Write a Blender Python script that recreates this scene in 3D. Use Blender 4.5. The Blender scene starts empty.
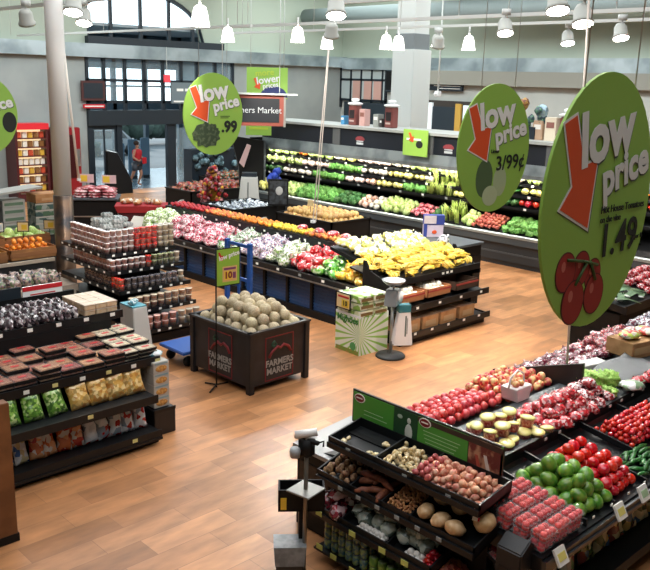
import bpy, bmesh, math, random
from math import sin, cos, pi, radians as rad
from mathutils import Vector, Matrix, Euler, noise
random.seed(7)
SC = bpy.context.scene
COL = SC.collection

# ------------------------------------------------------------------ camera, sky, lights, exposure
cam_d = bpy.data.cameras.new('camera'); cam = bpy.data.objects.new('camera', cam_d); COL.objects.link(cam)
F, PITCH, ROLL, HEAD = 824.0, .2438, .0277, .7723
cam_d.sensor_fit = 'HORIZONTAL'; cam_d.sensor_width = 36; cam_d.lens = F / 650 * 36; cam_d.clip_end = 200
fw = Vector((sin(HEAD) * cos(PITCH), cos(HEAD) * cos(PITCH), -sin(PITCH)))
r0 = Vector((cos(HEAD), -sin(HEAD), 0)); u0 = r0.cross(fw)
RR = r0 * cos(ROLL) + u0 * sin(ROLL); UU = RR.cross(fw)
m = Matrix((RR, UU, -fw)).transposed().to_4x4(); m.translation = (0, 0, 4.3)
cam.matrix_world = m
SC.camera = cam

w = bpy.data.worlds.new('sky'); SC.world = w; w.use_nodes = True
nt = w.node_tree; bg = nt.nodes['Background']
bg.inputs['Color'].default_value = (.72, .9, 1.0, 1); bg.inputs['Strength'].default_value = 3.0

def area(name, loc, size, size_y, power, color, rot=(0, 0, 0)):
    l = bpy.data.lights.new(name, 'AREA'); l.shape = 'RECTANGLE'; l.size = size; l.size_y = size_y
    l.energy = power; l.color = color
    o = bpy.data.objects.new(name, l); COL.objects.link(o); o.location = loc; o.rotation_euler = rot
    return o
area('ceiling_light', (9, 9, 8.1), 10, 10, 820, (.97, .98, 1))
area('ceiling_light', (18, 14, 8.1), 8, 12, 900, (.93, .98, 1))
area('ceiling_light', (10, 21, 8.1), 10, 8, 620, (.88, .96, 1))
area('ceiling_light', (3, 3, 8.1), 8, 8, 400, (.97, .98, 1))
area('ceiling_light', (24, 24, 8.1), 6, 6, 300, (.9, 1, 1))
area('added_wall_fill', (21, 12, 8.0), 1.5, 26, 1150, (.95, 1, 1), (0, rad(-48), 0))  # unseen fill lamps added under the ceiling to brighten both walls
area('added_wall_fill', (10, 21.5, 8.0), 26, 1.5, 1000, (.93, .99, 1), (rad(48), 0, 0))
area('added_vestibule_fill', (17.2, 30.5, 5.9), 8, 4, 160, (.6, .85, 1))  # unseen bluish fill lamp added to brighten the vestibule

def spot(loc, tgt, power, size, color=(1, .93, .82), blend=.6, rad_=.08):
    l = bpy.data.lights.new('track_spot', 'SPOT'); l.energy = power; l.spot_size = rad(size); l.spot_blend = blend
    l.color = color; l.shadow_soft_size = rad_
    o = bpy.data.objects.new('track_spot', l); COL.objects.link(o); o.location = loc
    o.rotation_euler = (Vector(tgt) - Vector(loc)).to_track_quat('-Z', 'Y').to_euler()
    return o
SPOTS = [((9, 5.5, 5.0), (6.3, 3.2, .9), 330, 50), ((8.3, 8.3, 5.0), (11.3, 9.0, 1), 420, 50), ((8.3, 5.5, 5.0), (5.2, 4.2, .9), 230, 50),
         ((7.7, 10.7, 5.0), (10.4, 11.2, 1), 330, 60), ((7.6, 13, 5.0), (10.6, 15, 1), 330, 60), ((11.5, 12.9, 5.0), (9.2, 8, 0), 420, 60), ((9.8, 9.5, 5.0), (8.4, 6.3, 0), 420, 50), ((9.6, 4.0, 5.0), (11.3, 8.6, .6), 420, 40),  # last spot added to brighten the lower banana shelves
         ((12.2, 8.4, 5.0), (10.2, 6.7, 0), 800, 50), ((14.1, 7.3, 5.0), (17.4, 9.5, 1), 420, 70), ((14.2, 12.9, 5.0), (17.5, 14, 1.2), 470, 75),
         ((13.8, 16.5, 5.0), (17.5, 18.5, 1.3), 420, 75), ((7.4, 13.7, 5.0), (5.2, 14, 1), 200, 60), ((6, 8.3, 5.0), (4.5, 8.6, 1), 120, 60),
         ((5.7, 10.7, 5.0), (7.4, 12.3, 1.3), 230, 55), ((10.8, 6.1, 5.0), (9.2, 4.6, 1), 300, 60), ((14, 9, 5.0), (12, 9.6, 1.0), 200, 60)]
for l_, t_, p_, a_ in SPOTS: spot(l_, t_, p_ * 1.4, a_)
sun_d = bpy.data.lights.new('sun', 'SUN'); sun_d.energy = 5.0; sun_d.angle = .02; sun_d.color = (1, .95, .88)
sun = bpy.data.objects.new('sun', sun_d); COL.objects.link(sun)
sun.rotation_euler = (Vector((.1, -1, -.72))).to_track_quat('-Z', 'Y').to_euler()

vs = SC.view_settings
SC.display_settings.display_device = 'sRGB'
vs.view_transform = 'Standard'; vs.look = 'None'; vs.gamma = 1; vs.use_curve_mapping = False; vs.exposure = 0.12

# ------------------------------------------------------------------ materials
MATS = {}
def lin(c):
    return tuple((x / 12.92 if x <= .04045 else ((x + .055) / 1.055) ** 2.4) for x in c)
def hexc(h):
    return lin(tuple(int(h[i:i + 2], 16) / 255 for i in (0, 2, 4)))
def M(name, col='808080', rough=.5, metal=0, emit=0, var=0, noise_=0, nscale=8, col2=None, coat=0, alpha=1, bump=0, spec=.5):
    """plain material; var = value change per object, noise_ = blotches of col2"""
    if name in MATS: return MATS[name]
    mt = bpy.data.materials.new(name); mt.use_nodes = True; n = mt.node_tree.nodes; l = mt.node_tree.links
    b = n['Principled BSDF']; c = hexc(col)
    b.inputs['Roughness'].default_value = rough; b.inputs['Metallic'].default_value = metal
    b.inputs['Specular IOR Level'].default_value = spec
    b.inputs['Coat Weight'].default_value = coat; b.inputs['Alpha'].default_value = alpha
    src = None
    if noise_ or bump:
        tc = n.new('ShaderNodeTexCoord'); nz = n.new('ShaderNodeTexNoise'); nz.inputs['Scale'].default_value = nscale
        nz.inputs['Detail'].default_value = 3
        l.new(tc.outputs['Object'], nz.inputs['Vector'])
    if noise_:
        cr = n.new('ShaderNodeValToRGB'); cr.color_ramp.elements[0].position = .5 - .5 * (1 - noise_) * .4
        cr.color_ramp.elements[1].position = .62; cr.color_ramp.elements[0].color = (*c, 1)
        cr.color_ramp.elements[1].color = (*hexc(col2 or col), 1)
        l.new(nz.outputs['Fac'], cr.inputs['Fac']); src = cr.outputs['Color']
    if var:
        oi = n.new('ShaderNodeObjectInfo'); hs = n.new('ShaderNodeHueSaturation')
        mr = n.new('ShaderNodeMapRange'); mr.inputs['To Min'].default_value = 1 - var; mr.inputs['To Max'].default_value = 1 + var
        mh = n.new('ShaderNodeMapRange'); mh.inputs['To Min'].default_value = .5 - var * .06; mh.inputs['To Max'].default_value = .5 + var * .06
        l.new(oi.outputs['Random'], mr.inputs['Value']); l.new(mr.outputs['Result'], hs.inputs['Value'])
        l.new(oi.outputs['Random'], mh.inputs['Value']); l.new(mh.outputs['Result'], hs.inputs['Hue'])
        if src: l.new(src, hs.inputs['Color'])
        else: hs.inputs['Color'].default_value = (*c, 1)
        src = hs.outputs['Color']
    if src: l.new(src, b.inputs['Base Color'])
    else: b.inputs['Base Color'].default_value = (*c, 1)
    if bump:
        bp = n.new('ShaderNodeBump'); bp.inputs['Strength'].default_value = bump; bp.inputs['Distance'].default_value = .02
        l.new(nz.outputs['Fac'], bp.inputs['Height']); l.new(bp.outputs['Normal'], b.inputs['Normal'])
    if emit:
        b.inputs['Emission Color'].default_value = (*c, 1); b.inputs['Emission Strength'].default_value = emit
    MATS[name] = mt
    return mt
def MX(name, cols, scale=14, rough=.3, coat=.5, stretch=(1, 1, 1), rand=1):
    """many-coloured cells seen through shiny wrap"""
    if name in MATS: return MATS[name]
    mt = bpy.data.materials.new(name); mt.use_nodes = True; n = mt.node_tree.nodes; l = mt.node_tree.links
    b = n['Principled BSDF']; b.inputs['Roughness'].default_value = rough; b.inputs['Coat Weight'].default_value = coat
    b.inputs['Coat Roughness'].default_value = .12
    tc = n.new('ShaderNodeTexCoord'); mp = n.new('ShaderNodeMapping'); oi = n.new('ShaderNodeObjectInfo')
    mu = n.new('ShaderNodeMath'); mu.operation = 'MULTIPLY'; mu.inputs[1].default_value = 37.0 * rand
    l.new(oi.outputs['Random'], mu.inputs[0]); l.new(mu.outputs[0], mp.inputs['Location'])
    mp.inputs['Scale'].default_value = stretch; l.new(tc.outputs['Object'], mp.inputs['Vector'])
    v = n.new('ShaderNodeTexVoronoi'); v.inputs['Scale'].default_value = scale; l.new(mp.outputs[0], v.inputs['Vector'])
    sp = n.new('ShaderNodeSeparateColor'); l.new(v.outputs['Color'], sp.inputs[0])
    cr = n.new('ShaderNodeValToRGB'); cr.color_ramp.interpolation = 'CONSTANT'; e = cr.color_ramp.elements
    e[0].color = (*hexc(cols[0]), 1); e[1].position = 1 / len(cols); e[1].color = (*hexc(cols[1]), 1)
    for i, c in enumerate(cols[2:], 2):
        k = e.new(i / len(cols)); k.color = (*hexc(c), 1)
    l.new(sp.outputs[0], cr.inputs['Fac']); l.new(cr.outputs['Color'], b.inputs['Base Color'])
    bp = n.new('ShaderNodeBump'); bp.inputs['Strength'].default_value = .35; bp.inputs['Distance'].default_value = .01
    l.new(v.outputs['Distance'], bp.inputs['Height']); l.new(bp.outputs['Normal'], b.inputs['Normal'])
    MATS[name] = mt
    return mt

def floor_mat():
    mt = bpy.data.materials.new('wood_look_tile'); mt.use_nodes = True; n = mt.node_tree.nodes; l = mt.node_tree.links
    b = n['Principled BSDF']; tc = n.new('ShaderNodeTexCoord'); br = n.new('ShaderNodeTexBrick')
    br.offset = .37; br.inputs['Scale'].default_value = 1; br.inputs['Brick Width'].default_value = .92
    br.inputs['Row Height'].default_value = .31; br.inputs['Mortar Size'].default_value = .003
    br.inputs['Color1'].default_value = (*hexc('96663f'), 1); br.inputs['Color2'].default_value = (*hexc('c0895c'), 1)
    br.inputs['Mortar'].default_value = (*hexc('8a5f40'), 1)
    l.new(tc.outputs['Object'], br.inputs['Vector'])
    mp = n.new('ShaderNodeMapping'); mp.inputs['Scale'].default_value = (1.6, 5, 1); l.new(tc.outputs['Object'], mp.inputs['Vector'])
    nz = n.new('ShaderNodeTexNoise'); nz.inputs['Scale'].default_value = 1.4; nz.inputs['Detail'].default_value = 5; l.new(mp.outputs[0], nz.inputs['Vector'])
    mx = n.new('ShaderNodeMix'); mx.data_type = 'RGBA'; mx.blend_type = 'OVERLAY'; mx.inputs[0].default_value = .62
    l.new(br.outputs['Color'], mx.inputs[6]); l.new(nz.outputs['Fac'], mx.inputs[7])
    l.new(mx.outputs[2], b.inputs['Base Color'])
    b.inputs['Roughness'].default_value = .37; b.inputs['Specular IOR Level'].default_value = .6
    return mt

BLK = M('black_metal', '0e1013', .38, 0, coat=.2)
DARK = M('matte_black', '0a0b0d', .6, spec=.3)
GREYT = M('grey_deck', '4c5357', .55)
STEEL = M('brushed_steel', 'b8bcbf', .3, .9)
WHITE = M('white_plastic', 'eceeee', .4)
WHTL = M('white_tag', 'f0f0ea', .6)
YEL = M('yellow_tag', 'e8c63c', .6)
RED = M('red_print', 'c5202a', .5)
OVG = M('sign_green', '94c153', .5)
ORG = M('arrow_orange', 'e0572b', .5)
INK = M('black_ink', '1c2420', .6)
CLEAR = M('clear_film', 'f2f6f8', .06, alpha=.07, coat=1)
GALV = M('galvanised', '9aa3a5', .35, .7)
TRACK = M('track_white', 'c6cbc8', .5)

# ------------------------------------------------------------------ mesh helpers
class MB:
    def __init__(s): s.bm = bmesh.new(); s.sm = False
    def box(s, x0, x1, y0, y1, z0, z1, mtx=None):
        g = bmesh.ops.create_cube(s.bm, size=1)['verts']
        for v in g: v.co = Vector(((x0 + x1) / 2 + v.co.x * (x1 - x0), (y0 + y1) / 2 + v.co.y * (y1 - y0), (z0 + z1) / 2 + v.co.z * (z1 - z0)))
        if mtx:
            for v in g: v.co = mtx @ v.co
        return s
    def prism(s, pts, axis, a, b):
        """polygon pts in the two other axes, extruded along axis from a to b"""
        def mk(p, t):
            return {'x': (t, p[0], p[1]), 'y': (p[0], t, p[1]), 'z': (p[0], p[1], t)}[axis]
        v0 = [s.bm.verts.new(mk(p, a)) for p in pts]; v1 = [s.bm.verts.new(mk(p, b)) for p in pts]
        n = len(pts)
        s.bm.faces.new(v0); s.bm.faces.new(v1[::-1])
        for i in range(n): s.bm.faces.new((v0[i], v1[i], v1[(i + 1) % n], v0[(i + 1) % n]))
        bmesh.ops.recalc_face_normals(s.bm, faces=s.bm.faces[:])
        return s
    def lathe(s, prof, n=16, c=(0, 0, 0), cap=True):
        rings = []
        for r, z in prof:
            if r < 1e-5: rings.append([s.bm.verts.new((c[0], c[1], c[2] + z))])
            else: rings.append([s.bm.verts.new((c[0] + r * cos(2 * pi * i / n), c[1] + r * sin(2 * pi * i / n), c[2] + z)) for i in range(n)])
        for a, b in zip(rings, rings[1:]):
            for i in range(n):
                j = (i + 1) % n
                if len(a) == 1 and len(b) == 1: continue
                if len(a) == 1: s.bm.faces.new((a[0], b[j], b[i]))
                elif len(b) == 1: s.bm.faces.new((a[i], a[j], b[0]))
                else: s.bm.faces.new((a[i], a[j], b[j], b[i]))
        if cap:
            if len(rings[0]) > 1: s.bm.faces.new(rings[0][::-1])
            if len(rings[-1]) > 1: s.bm.faces.new(rings[-1])
        s.sm = True
        return s
    def ell(s, c, r, n=12, m=8, wob=0, seed=0, fr=6):
        g = bmesh.ops.create_uvsphere(s.bm, u_segments=n, v_segments=m, radius=1)['verts']
        for v in g:
            k = 1
            if wob: k = 1 + wob * noise.noise(v.co * fr * .3 + Vector((seed, seed * .7, 0)))
            v.co = Vector((c[0] + v.co.x * r[0] * k, c[1] + v.co.y * r[1] * k, c[2] + v.co.z * r[2] * k))
        s.sm = True
        return s
    def tube(s, pts, r, n=8):
        pts = [Vector(p) for p in pts]; rs = r if isinstance(r, (list, tuple)) else [r] * len(pts)
        rings = []
        for i, p in enumerate(pts):
            t = (pts[min(i + 1, len(pts) - 1)] - pts[max(i - 1, 0)]).normalized()
            a = t.orthogonal().normalized() if i == 0 else (rings[-1][1] - t * rings[-1][1].dot(t)).normalized()
            b = t.cross(a)
            rings.append(([s.bm.verts.new(p + (a * cos(2 * pi * k / n) + b * sin(2 * pi * k / n)) * rs[i]) for k in range(n)], a))
        for (A, _), (B, _) in zip(rings, rings[1:]):
            for k in range(n): s.bm.faces.new((A[k], A[(k + 1) % n], B[(k + 1) % n], B[k]))
        s.bm.faces.new(rings[0][0][::-1]); s.bm.faces.new(rings[-1][0])
        s.sm = True
        return s
    def build(s, name, mat, parent=None, bevel=0, smooth=None):
        if bevel:
            bmesh.ops.bevel(s.bm, geom=[e for e in s.bm.edges if e.is_manifold and e.calc_face_angle(0) > .5], offset=bevel, segments=2, affect='EDGES', clamp_overlap=True)
        me = bpy.data.meshes.new(name); s.bm.to_mesh(me); s.bm.free()
        if smooth if smooth is not None else s.sm:
            for p in me.polygons: p.use_smooth = True
        me.materials.append(mat)
        o = bpy.data.objects.new(name, me); COL.objects.link(o)
        if parent: o.parent = parent
        return o
def tag(o, label=None, cat=None, group=None, kind=None):
    if label: o['label'] = label
    if cat: o['category'] = cat
    if group: o['group'] = group
    if kind: o['kind'] = kind
    return o
def thing(name, label, cat, loc=(0, 0, 0), rz=0, group=None):
    o = bpy.data.objects.new(name, None); COL.objects.link(o); o.location = loc; o.rotation_euler = (0, 0, rz)
    o.empty_display_size = .1
    return tag(o, label, cat, group)
def struct(o): o['kind'] = 'structure'; return o
KIDS = {}
def dup(root, mtx=None, label=None, group=None, scale=None):
    r = root.copy(); COL.objects.link(r)
    if mtx is not None: r.matrix_world = mtx
    if label: r['label'] = label
    if group: r['group'] = group
    if root.name not in KIDS: KIDS[root.name] = [(ch, list(ch.children)) for ch in root.children]
    for ch, gs in KIDS[root.name]:
        c = ch.copy(); COL.objects.link(c); c.parent = r
        for g in gs:
            d = g.copy(); COL.objects.link(d); d.parent = c
    return r
USED = set()
def put(proto, loc, rot=(0, 0, 0), sc=1, label=None, group=None, cat=None):
    """first call moves the prototype itself, later calls copy it"""
    s3 = sc if isinstance(sc, (tuple, list)) else (sc, sc, sc)
    mw = Matrix.LocRotScale(Vector(loc), Euler(rot), Vector(s3))
    key = proto.name
    if key not in USED:
        USED.add(key); KIDS[key] = [(ch, list(ch.children)) for ch in proto.children]
        proto.matrix_world = mw; r = proto
        if label: r['label'] = label
        if group: r['group'] = group
    else: r = dup(proto, mw, label, group)
    if cat: r['category'] = cat
    return r
def frame(O, U, V):
    U = Vector(U).normalized(); V = Vector(V); V = (V - U * V.dot(U)).normalized(); N = U.cross(V)
    mm = Matrix((U, V, N)).transposed().to_4x4(); mm.translation = Vector(O); return mm
def pile(proto, fr, lu, lv, du, dv, layers=1, dn=None, jit=.15, rot='z', sc=.08, label=None, group=None, cat=None, h0=None, tilt=.25, skip=0, shrink=1, brick=1):
    """items on a sloped bed: grid of lu x lv metres with pitch du, dv; upper layers sit in the gaps"""
    dn = dn or min(du, dv) * .7; h0 = dn / 2 if h0 is None else h0
    out = []
    for k in range(layers):
        iu = k * du * .5 * shrink; iv = k * dv * .5 * shrink
        nu = max(1, int((lu - 2 * iu) / du + .001)); nv = max(1, int((lv - 2 * iv) / dv + .001))
        if lu - 2 * iu < du * .6 or lv - 2 * iv < dv * .6: break
        for i in range(nu):
            for j in range(nv):
                if skip and random.random() < skip: continue
                if k < layers - 2 and 2 <= i < nu - 2 and 2 <= j < nv - 2: continue   # buried, never seen
                off = .25 * du * (j % 2 * 2 - 1) * brick if nu > 1 else 0
                a = iu + (i + .5) * (lu - 2 * iu) / nu + off * .6 + random.uniform(-jit, jit) * du
                b = iv + (j + .5) * (lv - 2 * iv) / nv + random.uniform(-jit, jit) * dv
                p = fr @ Vector((a, b, h0 + k * dn))
                if rot == 'any': r = Euler((random.uniform(0, 6.28), random.uniform(0, 6.28), random.uniform(0, 6.28))).to_matrix()
                elif rot == 'z': r = Euler((random.uniform(-tilt, tilt), random.uniform(-tilt, tilt), random.uniform(0, 6.28))).to_matrix()
                else: r = Euler((random.uniform(-tilt, tilt) * .3, random.uniform(-tilt, tilt) * .3, random.uniform(-tilt, tilt) + (rot if isinstance(rot, (int, float)) else 0))).to_matrix()
                R = fr.to_3x3() @ r
                s_ = 1 + random.uniform(-sc, sc)
                out.append(put(proto, p, R.to_euler(), s_, label, group, cat))
    return out
def text(s, size, parent, loc, rot, mat, align='CENTER', bold=0, name='lettering', shear=0, sx=1, ext=.0012):
    c = bpy.data.curves.new('tmp', 'FONT'); c.body = s; c.size = size; c.align_x = align; c.align_y = 'CENTER'
    c.extrude = ext; c.offset = bold; c.shear = shear; c.resolution_u = 3
    o = bpy.data.objects.new('tmp', c); COL.objects.link(o)
    dg = bpy.context.evaluated_depsgraph_get(); me = bpy.data.meshes.new_from_object(o.evaluated_get(dg))
    bpy.data.objects.remove(o); me.name = name; me.materials.clear(); me.materials.append(mat)
    t = bpy.data.objects.new(name, me); COL.objects.link(t); t.location = loc; t.rotation_euler = rot; t.scale = (sx, 1, 1)
    if parent: t.parent = parent
    return t
FY = (pi / 2, 0, 0)            # faces -y
FX = (pi / 2, 0, -pi / 2)      # faces -x

# ------------------------------------------------------------------ building shell
struct(MB().box(-8, 30, -8, 28, -.1, 0).build('floor', floor_mat()))
WALLG = M('pale_wall', 'a3aba5', .8, noise_=.3, col2='98a19c', nscale=.6)
CLOUD = M('sage_upper_wall', 'a6b1a3', .9)
NAVY = M('dark_navy_frame', '16222c', .5)
struct(MB().box(-8, 30, -8, 28.4, 8.2, 8.4).build('ceiling', M('ceiling_paint', 'a9b0ab', .9)))
MULL = [15.02, 15.7, 16.57, 17.39, 18.23, 19.06, 19.82, 20.71]
wb = MB()
wb.box(-8, 14.95, 28, 28.3, 0, 4.85); wb.box(21.6, 28.3, 28, 28.3, 0, 4.85)
struct(wb.build('wall_left', M('lobby_wall_grey', '99a09e', .8, noise_=.3, col2='8e9695', nscale=.8)))
# upper wall with the arched clerestory cut in
ub = MB()
ub.box(-8, 15.1, 28, 28.3, 4.85, 8.2)
ub.box(15.1, 20.2, 28, 28.3, 4.85, 5.6)
def arch(x): return 5.6 + 1.75 * math.sqrt(max(0, 1 - ((x - 17.3) / 2.9) ** 2))
for i in range(16):
    xa = 15.1 + i * 5.1 / 16; xb = xa + 5.1 / 16
    ub.prism([(xa, arch(xa)), (xb, arch(xb)), (xb, 8.2), (xa, 8.2)], 'y', 28, 28.3)
ub.box(20.2, 28.3, 28, 28.3, 4.85, 8.2)
struct(ub.build('wall_left_upper', CLOUD))
struct(MB().box(28, 28.3, -8, 28, 0, 4.85).build('wall_right', M('cafe_wall_pale', 'b9bdb8', .8, noise_=.3, col2='adb2ae', nscale=.7)))
struct(MB().box(28, 28.3, -8, 28, 4.85, 8.2).build('wall_right_upper', CLOUD))
struct(MB().box(-8, 28.3, -8.3, -8, 0, 8.2).build('wall_near', WALLG))
struct(MB().box(-8.3, -8, -8, 28, 0, 8.2).build('wall_far_left', WALLG))
band = M('ribbed_metal_band', 'b4c0c4', .36, .6, noise_=.5, col2='8a979c', nscale=.9)
struct(MB().box(-8, 28, 27.7, 28, 4.87, 5.34).build('trim_1', band))
struct(MB().box(27.7, 28, -8, 27.7, 4.8, 5.3).build('trim_2', band))
struct(MB().box(27.6, 28, -8, 24.3, 4.25, 4.8).build('trim_3', M('soffit_tan', '8f8f86', .7)))
struct(MB().box(15.0, 21, 27.75, 28, 5.34, 5.6).build('trim_4', NAVY))
# clerestory window
cw = MB()
for x in (15.12, 16.1, 17.35, 18.6, 19.7): cw.box(x - .06, x + .06, 28.05, 28.15, 5.55, arch(x) + .1)
for i in range(20):
    xa = 15.1 + i * 5.1 / 20; xb = xa + 5.1 / 20
    cw.prism([(xa, arch(xa) - .12), (xb, arch(xb) - .12), (xb, arch(xb) + .02), (xa, arch(xa) + .02)], 'y', 28.0, 28.14)
struct(cw.build('window_1', NAVY))
GLASS = M('window_glass', 'cfe6ee', .03, alpha=.12)
# entrance curtain wall
eg = MB()
for x in MULL + [21.6]: eg.box(x - .055, x + .055, 27.95, 28.1, 2.75, 4.95)
for z in (4.9, 4.08, 3.3): eg.box(14.95, 21.6, 27.95, 28.1, z - .05, z + .05)
struct(eg.build('window_2', NAVY))
struct(MB().box(14.95, 21.6, 28.02, 28.04, 3.3, 4.9).build('window_3', GLASS))
struct(MB().box(14.95, 21.6, 27.85, 28.15, 2.45, 3.0).build('trim_5', M('door_header', '1b252d', .5)))
dr = MB()
for a, b in ((14.95, 15.15), (16.14, 16.36), (18.35, 18.75), (19.85, 20.05), (21.5, 21.62)): dr.box(a, b, 27.95, 28.12, 0, 2.45)
dr.box(15.15, 16.14, 28, 28.06, 2.3, 2.45); dr.box(15.15, 15.22, 28, 28.06, 0, 2.3); dr.box(16.07, 16.14, 28, 28.06, 0, 2.3); dr.box(15.2, 16.1, 28, 28.06, .0, .25)
dr.box(15.6, 15.66, 28, 28.06, 0, 2.3)
struct(dr.build('door_1', NAVY))
struct(MB().box(15.2, 16.1, 28.02, 28.035, .25, 2.3).build('door_2', GLASS))
struct(MB().box(18.75, 21.5, 28.02, 28.035, .1, 2.3).build('door_3', GLASS))
# vestibule beyond
VB = M('vestibule_panel', '5c6a72', .6)
vb = MB(); vb.box(12, 22.5, 33, 33.2, 2.6, 3.15); vb.box(12, 22.5, 33, 33.2, 4.55, 6.0)
for x in (12.2, 14.6, 16.9, 19.0, 20.6, 22.4): vb.box(x - .09, x + .09, 33, 33.2, 0, 6)
for z in (3.8,): vb.box(12, 22.5, 33, 33.15, z - .04, z + .04)
struct(vb.build('window_4', M('vestibule_frame', '3a4a55', .6)))
struct(MB().box(11.8, 12, 28.3, 33.2, 0, 6).box(22.5, 22.7, 28.3, 33.2, 0, 6).box(11.8, 14.9, 28.3, 28.4, 0, 6).build('wall_vestibule', VB))
struct(MB().box(11.8, 22.7, 28.3, 33.2, 6, 6.1).build('ceiling_vestibule', M('vestibule_ceiling', 'a0aab0', .8)))
struct(MB().box(5, 45, 28, 34, -.1, -.002).build('floor_vestibule', M('vestibule_floor', '4e5e68', .25)))
struct(MB().box(-30, 60, 34, 90, -.12, -.02).build('ground_outside', M('asphalt_lot', '4a5054', .9, noise_=.5, col2='3e4448', nscale=.5)))

# things in and beyond the entrance; hedge and cars are added
for k, (x, y, hh, lb) in enumerate([(18.0, 31, 1.5, 'grey-blue steel corral panel nearest the runner at the entrance'), (18.6, 31, 1.65, 'grey-blue steel corral panel in the middle of the entrance row'), (19.2, 31, 1.7, 'grey-blue steel corral panel at the right end of the entrance row')]):
    t = thing('cart_corral_panel', lb, 'barrier', (x, y, 0))
    MB().box(-.2, .2, -.06, .06, .12, hh).build('panel', M('corral_blue', '54738a', .5), t, bevel=.02)
    MB().box(-.16, .16, -.1, .1, 0, .12).build('foot', NAVY, t)
bt = thing('bush', 'dark green shrub outside behind the entrance glass', 'shrub', (18.2, 36.5, 0))
b_ = MB(); random.seed(3)
for i in range(14): b_.ell((random.uniform(-1.5, 1.5), random.uniform(-.5, .5), random.uniform(.7, 1.7)), (.6, .5, .5), 10, 6, .5, i)
b_.build('foliage', M('bush_dark', '22302c', .9, noise_=.5, col2='31423a', nscale=4), bt)
MB().tube([(0, 0, 0), (0, 0, 1)], .08).build('stem', M('bark', '3a2f26', .9), bt)

t = thing('hedge', 'long dark hedge added across the lot outside the entrance', 'hedge', (22, 46, 0)); b = MB()  # added outside to darken the view through the doors
for i in range(46): b.ell((-22 + i * 1.0, random.uniform(-.5, .5), random.uniform(.8, 1.5)), (1.1, .9, .9), 10, 6, .5, i)
b.build('foliage', M('bush_dark', '22302c', .9, noise_=.5, col2='31423a', nscale=4), t)
for i, (x, lb) in enumerate(((17.4, 'added dark blue parked car seen through the middle of the entrance'), (22.6, 'added grey parked car seen through the right side of the entrance'))):
    t = thing('added_parked_car', lb, 'car', (x, 41, 0))  # cars added as dark shapes behind the door glass
    MB().prism([(-2.1, .3), (2.1, .3), (2.15, .75), (1.5, .9), (.9, 1.4), (-.9, 1.42), (-1.5, .95), (-2.1, .85)], 'y', -.85, .85).build('body', M('car_paint%d' % i, ('1c2c44', '5a6268')[i], .25, coat=.8), t, bevel=.06)
    MB().prism([(-1.3, .95), (1.2, .95), (.85, 1.33), (-.85, 1.35)], 'y', -.87, .87).build('windows', M('car_glass', '0e1418', .1), t)
    for wx in (-1.3, 1.35):
        for wy in (-.8, .8): MB().lathe([(0, -.1), (.3, -.1), (.32, 0), (.3, .1), (0, .1)], 18).build('wheel', DARK, t).matrix_local = Matrix.Translation((wx, wy, .32)) @ Matrix.Rotation(pi / 2, 4, 'X')
# person walking in
def person(loc, rz):
    t = thing('person', 'person in red tank top and grey shorts walking in through the entrance', 'person', loc, rz)
    V = [(0, 0, .95), (0, 0, 1.1), (0, 0, 1.32), (0, 0, 1.45), (0, 0, 1.52), (0, -.02, 1.64),
         (.18, 0, 1.4), (.24, -.03, 1.14), (.17, -.22, 1.05), (.12, -.3, 1.08),
         (-.18, 0, 1.4), (-.25, .03, 1.14), (-.2, -.18, 1.02), (-.15, -.27, 1.06),
         (.1, 0, .88), (.12, -.1, .5), (.12, .05, .08), (.12, -.1, .04),
         (-.1, 0, .88), (-.12, .12, .5), (-.12, .3, .14), (-.12, .2, .04)]
    E_ = [(0, 1), (1, 2), (2, 3), (3, 4), (4, 5), (2, 6), (6, 7), (7, 8), (8, 9), (2, 10), (10, 11), (11, 12), (12, 13), (0, 14), (14, 15), (15, 16), (16, 17), (0, 18), (18, 19), (19, 20), (20, 21)]
    Rr = [.14, .12, .15, .07, .055, .1, .06, .045, .035, .04, .06, .045, .035, .04, .1, .065, .04, .035, .1, .065, .04, .035]
    me = bpy.data.meshes.new('body'); me.from_pydata(V, E_, []); o = bpy.data.objects.new('body', me); COL.objects.link(o); o.parent = t
    sk = o.modifiers.new('skin', 'SKIN')
    for i, d in enumerate(me.skin_vertices[0].data): d.radius = (Rr[i], Rr[i] * (.8 if i < 3 else 1)); d.use_root = (i == 0)
    o.modifiers.new('s', 'SUBSURF').levels = 2; o.modifiers[-1].render_levels = 2
    me.materials.append(M('skin', 'a87860', .6))
    MB().lathe([(.17, 1.0), (.165, 1.12), (.2, 1.3), (.19, 1.4), (.1, 1.46)], 16).build('tank_top', M('red_shirt', 'b01c26', .8), t)
    MB().lathe([(.1, .62), (.11, .72), (.13, .9)], 12, (.11, -.03, 0)).lathe([(.1, .62), (.11, .72), (.13, .9)], 12, (-.11, .05, 0)).lathe([(.19, .86), (.185, .95), (.17, 1.02)], 14).build('shorts', M('grey_shorts', '3f444c', .8), t)
    MB().ell((0, .025, 1.69), (.1, .11, .1), 14, 10).build('hair', M('brown_hair', '3a261b', .8), t)
    MB().ell((.035, -.105, 1.66), (.012, .01, .01)).ell((-.035, -.105, 1.66), (.012, .01, .01)).ell((0, -.125, 1.625), (.014, .02, .02)).ell((0, -.105, 1.585), (.025, .01, .006)).build('face_features', M('face_dark', '5a2f28', .6), t)
    MB().box(-.12, .12, -.36, -.28, .9, 1.15).build('red_basket_front', RED, t, bevel=.02)
    return t
person((17.45, 28.75, 0), .5)

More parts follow.
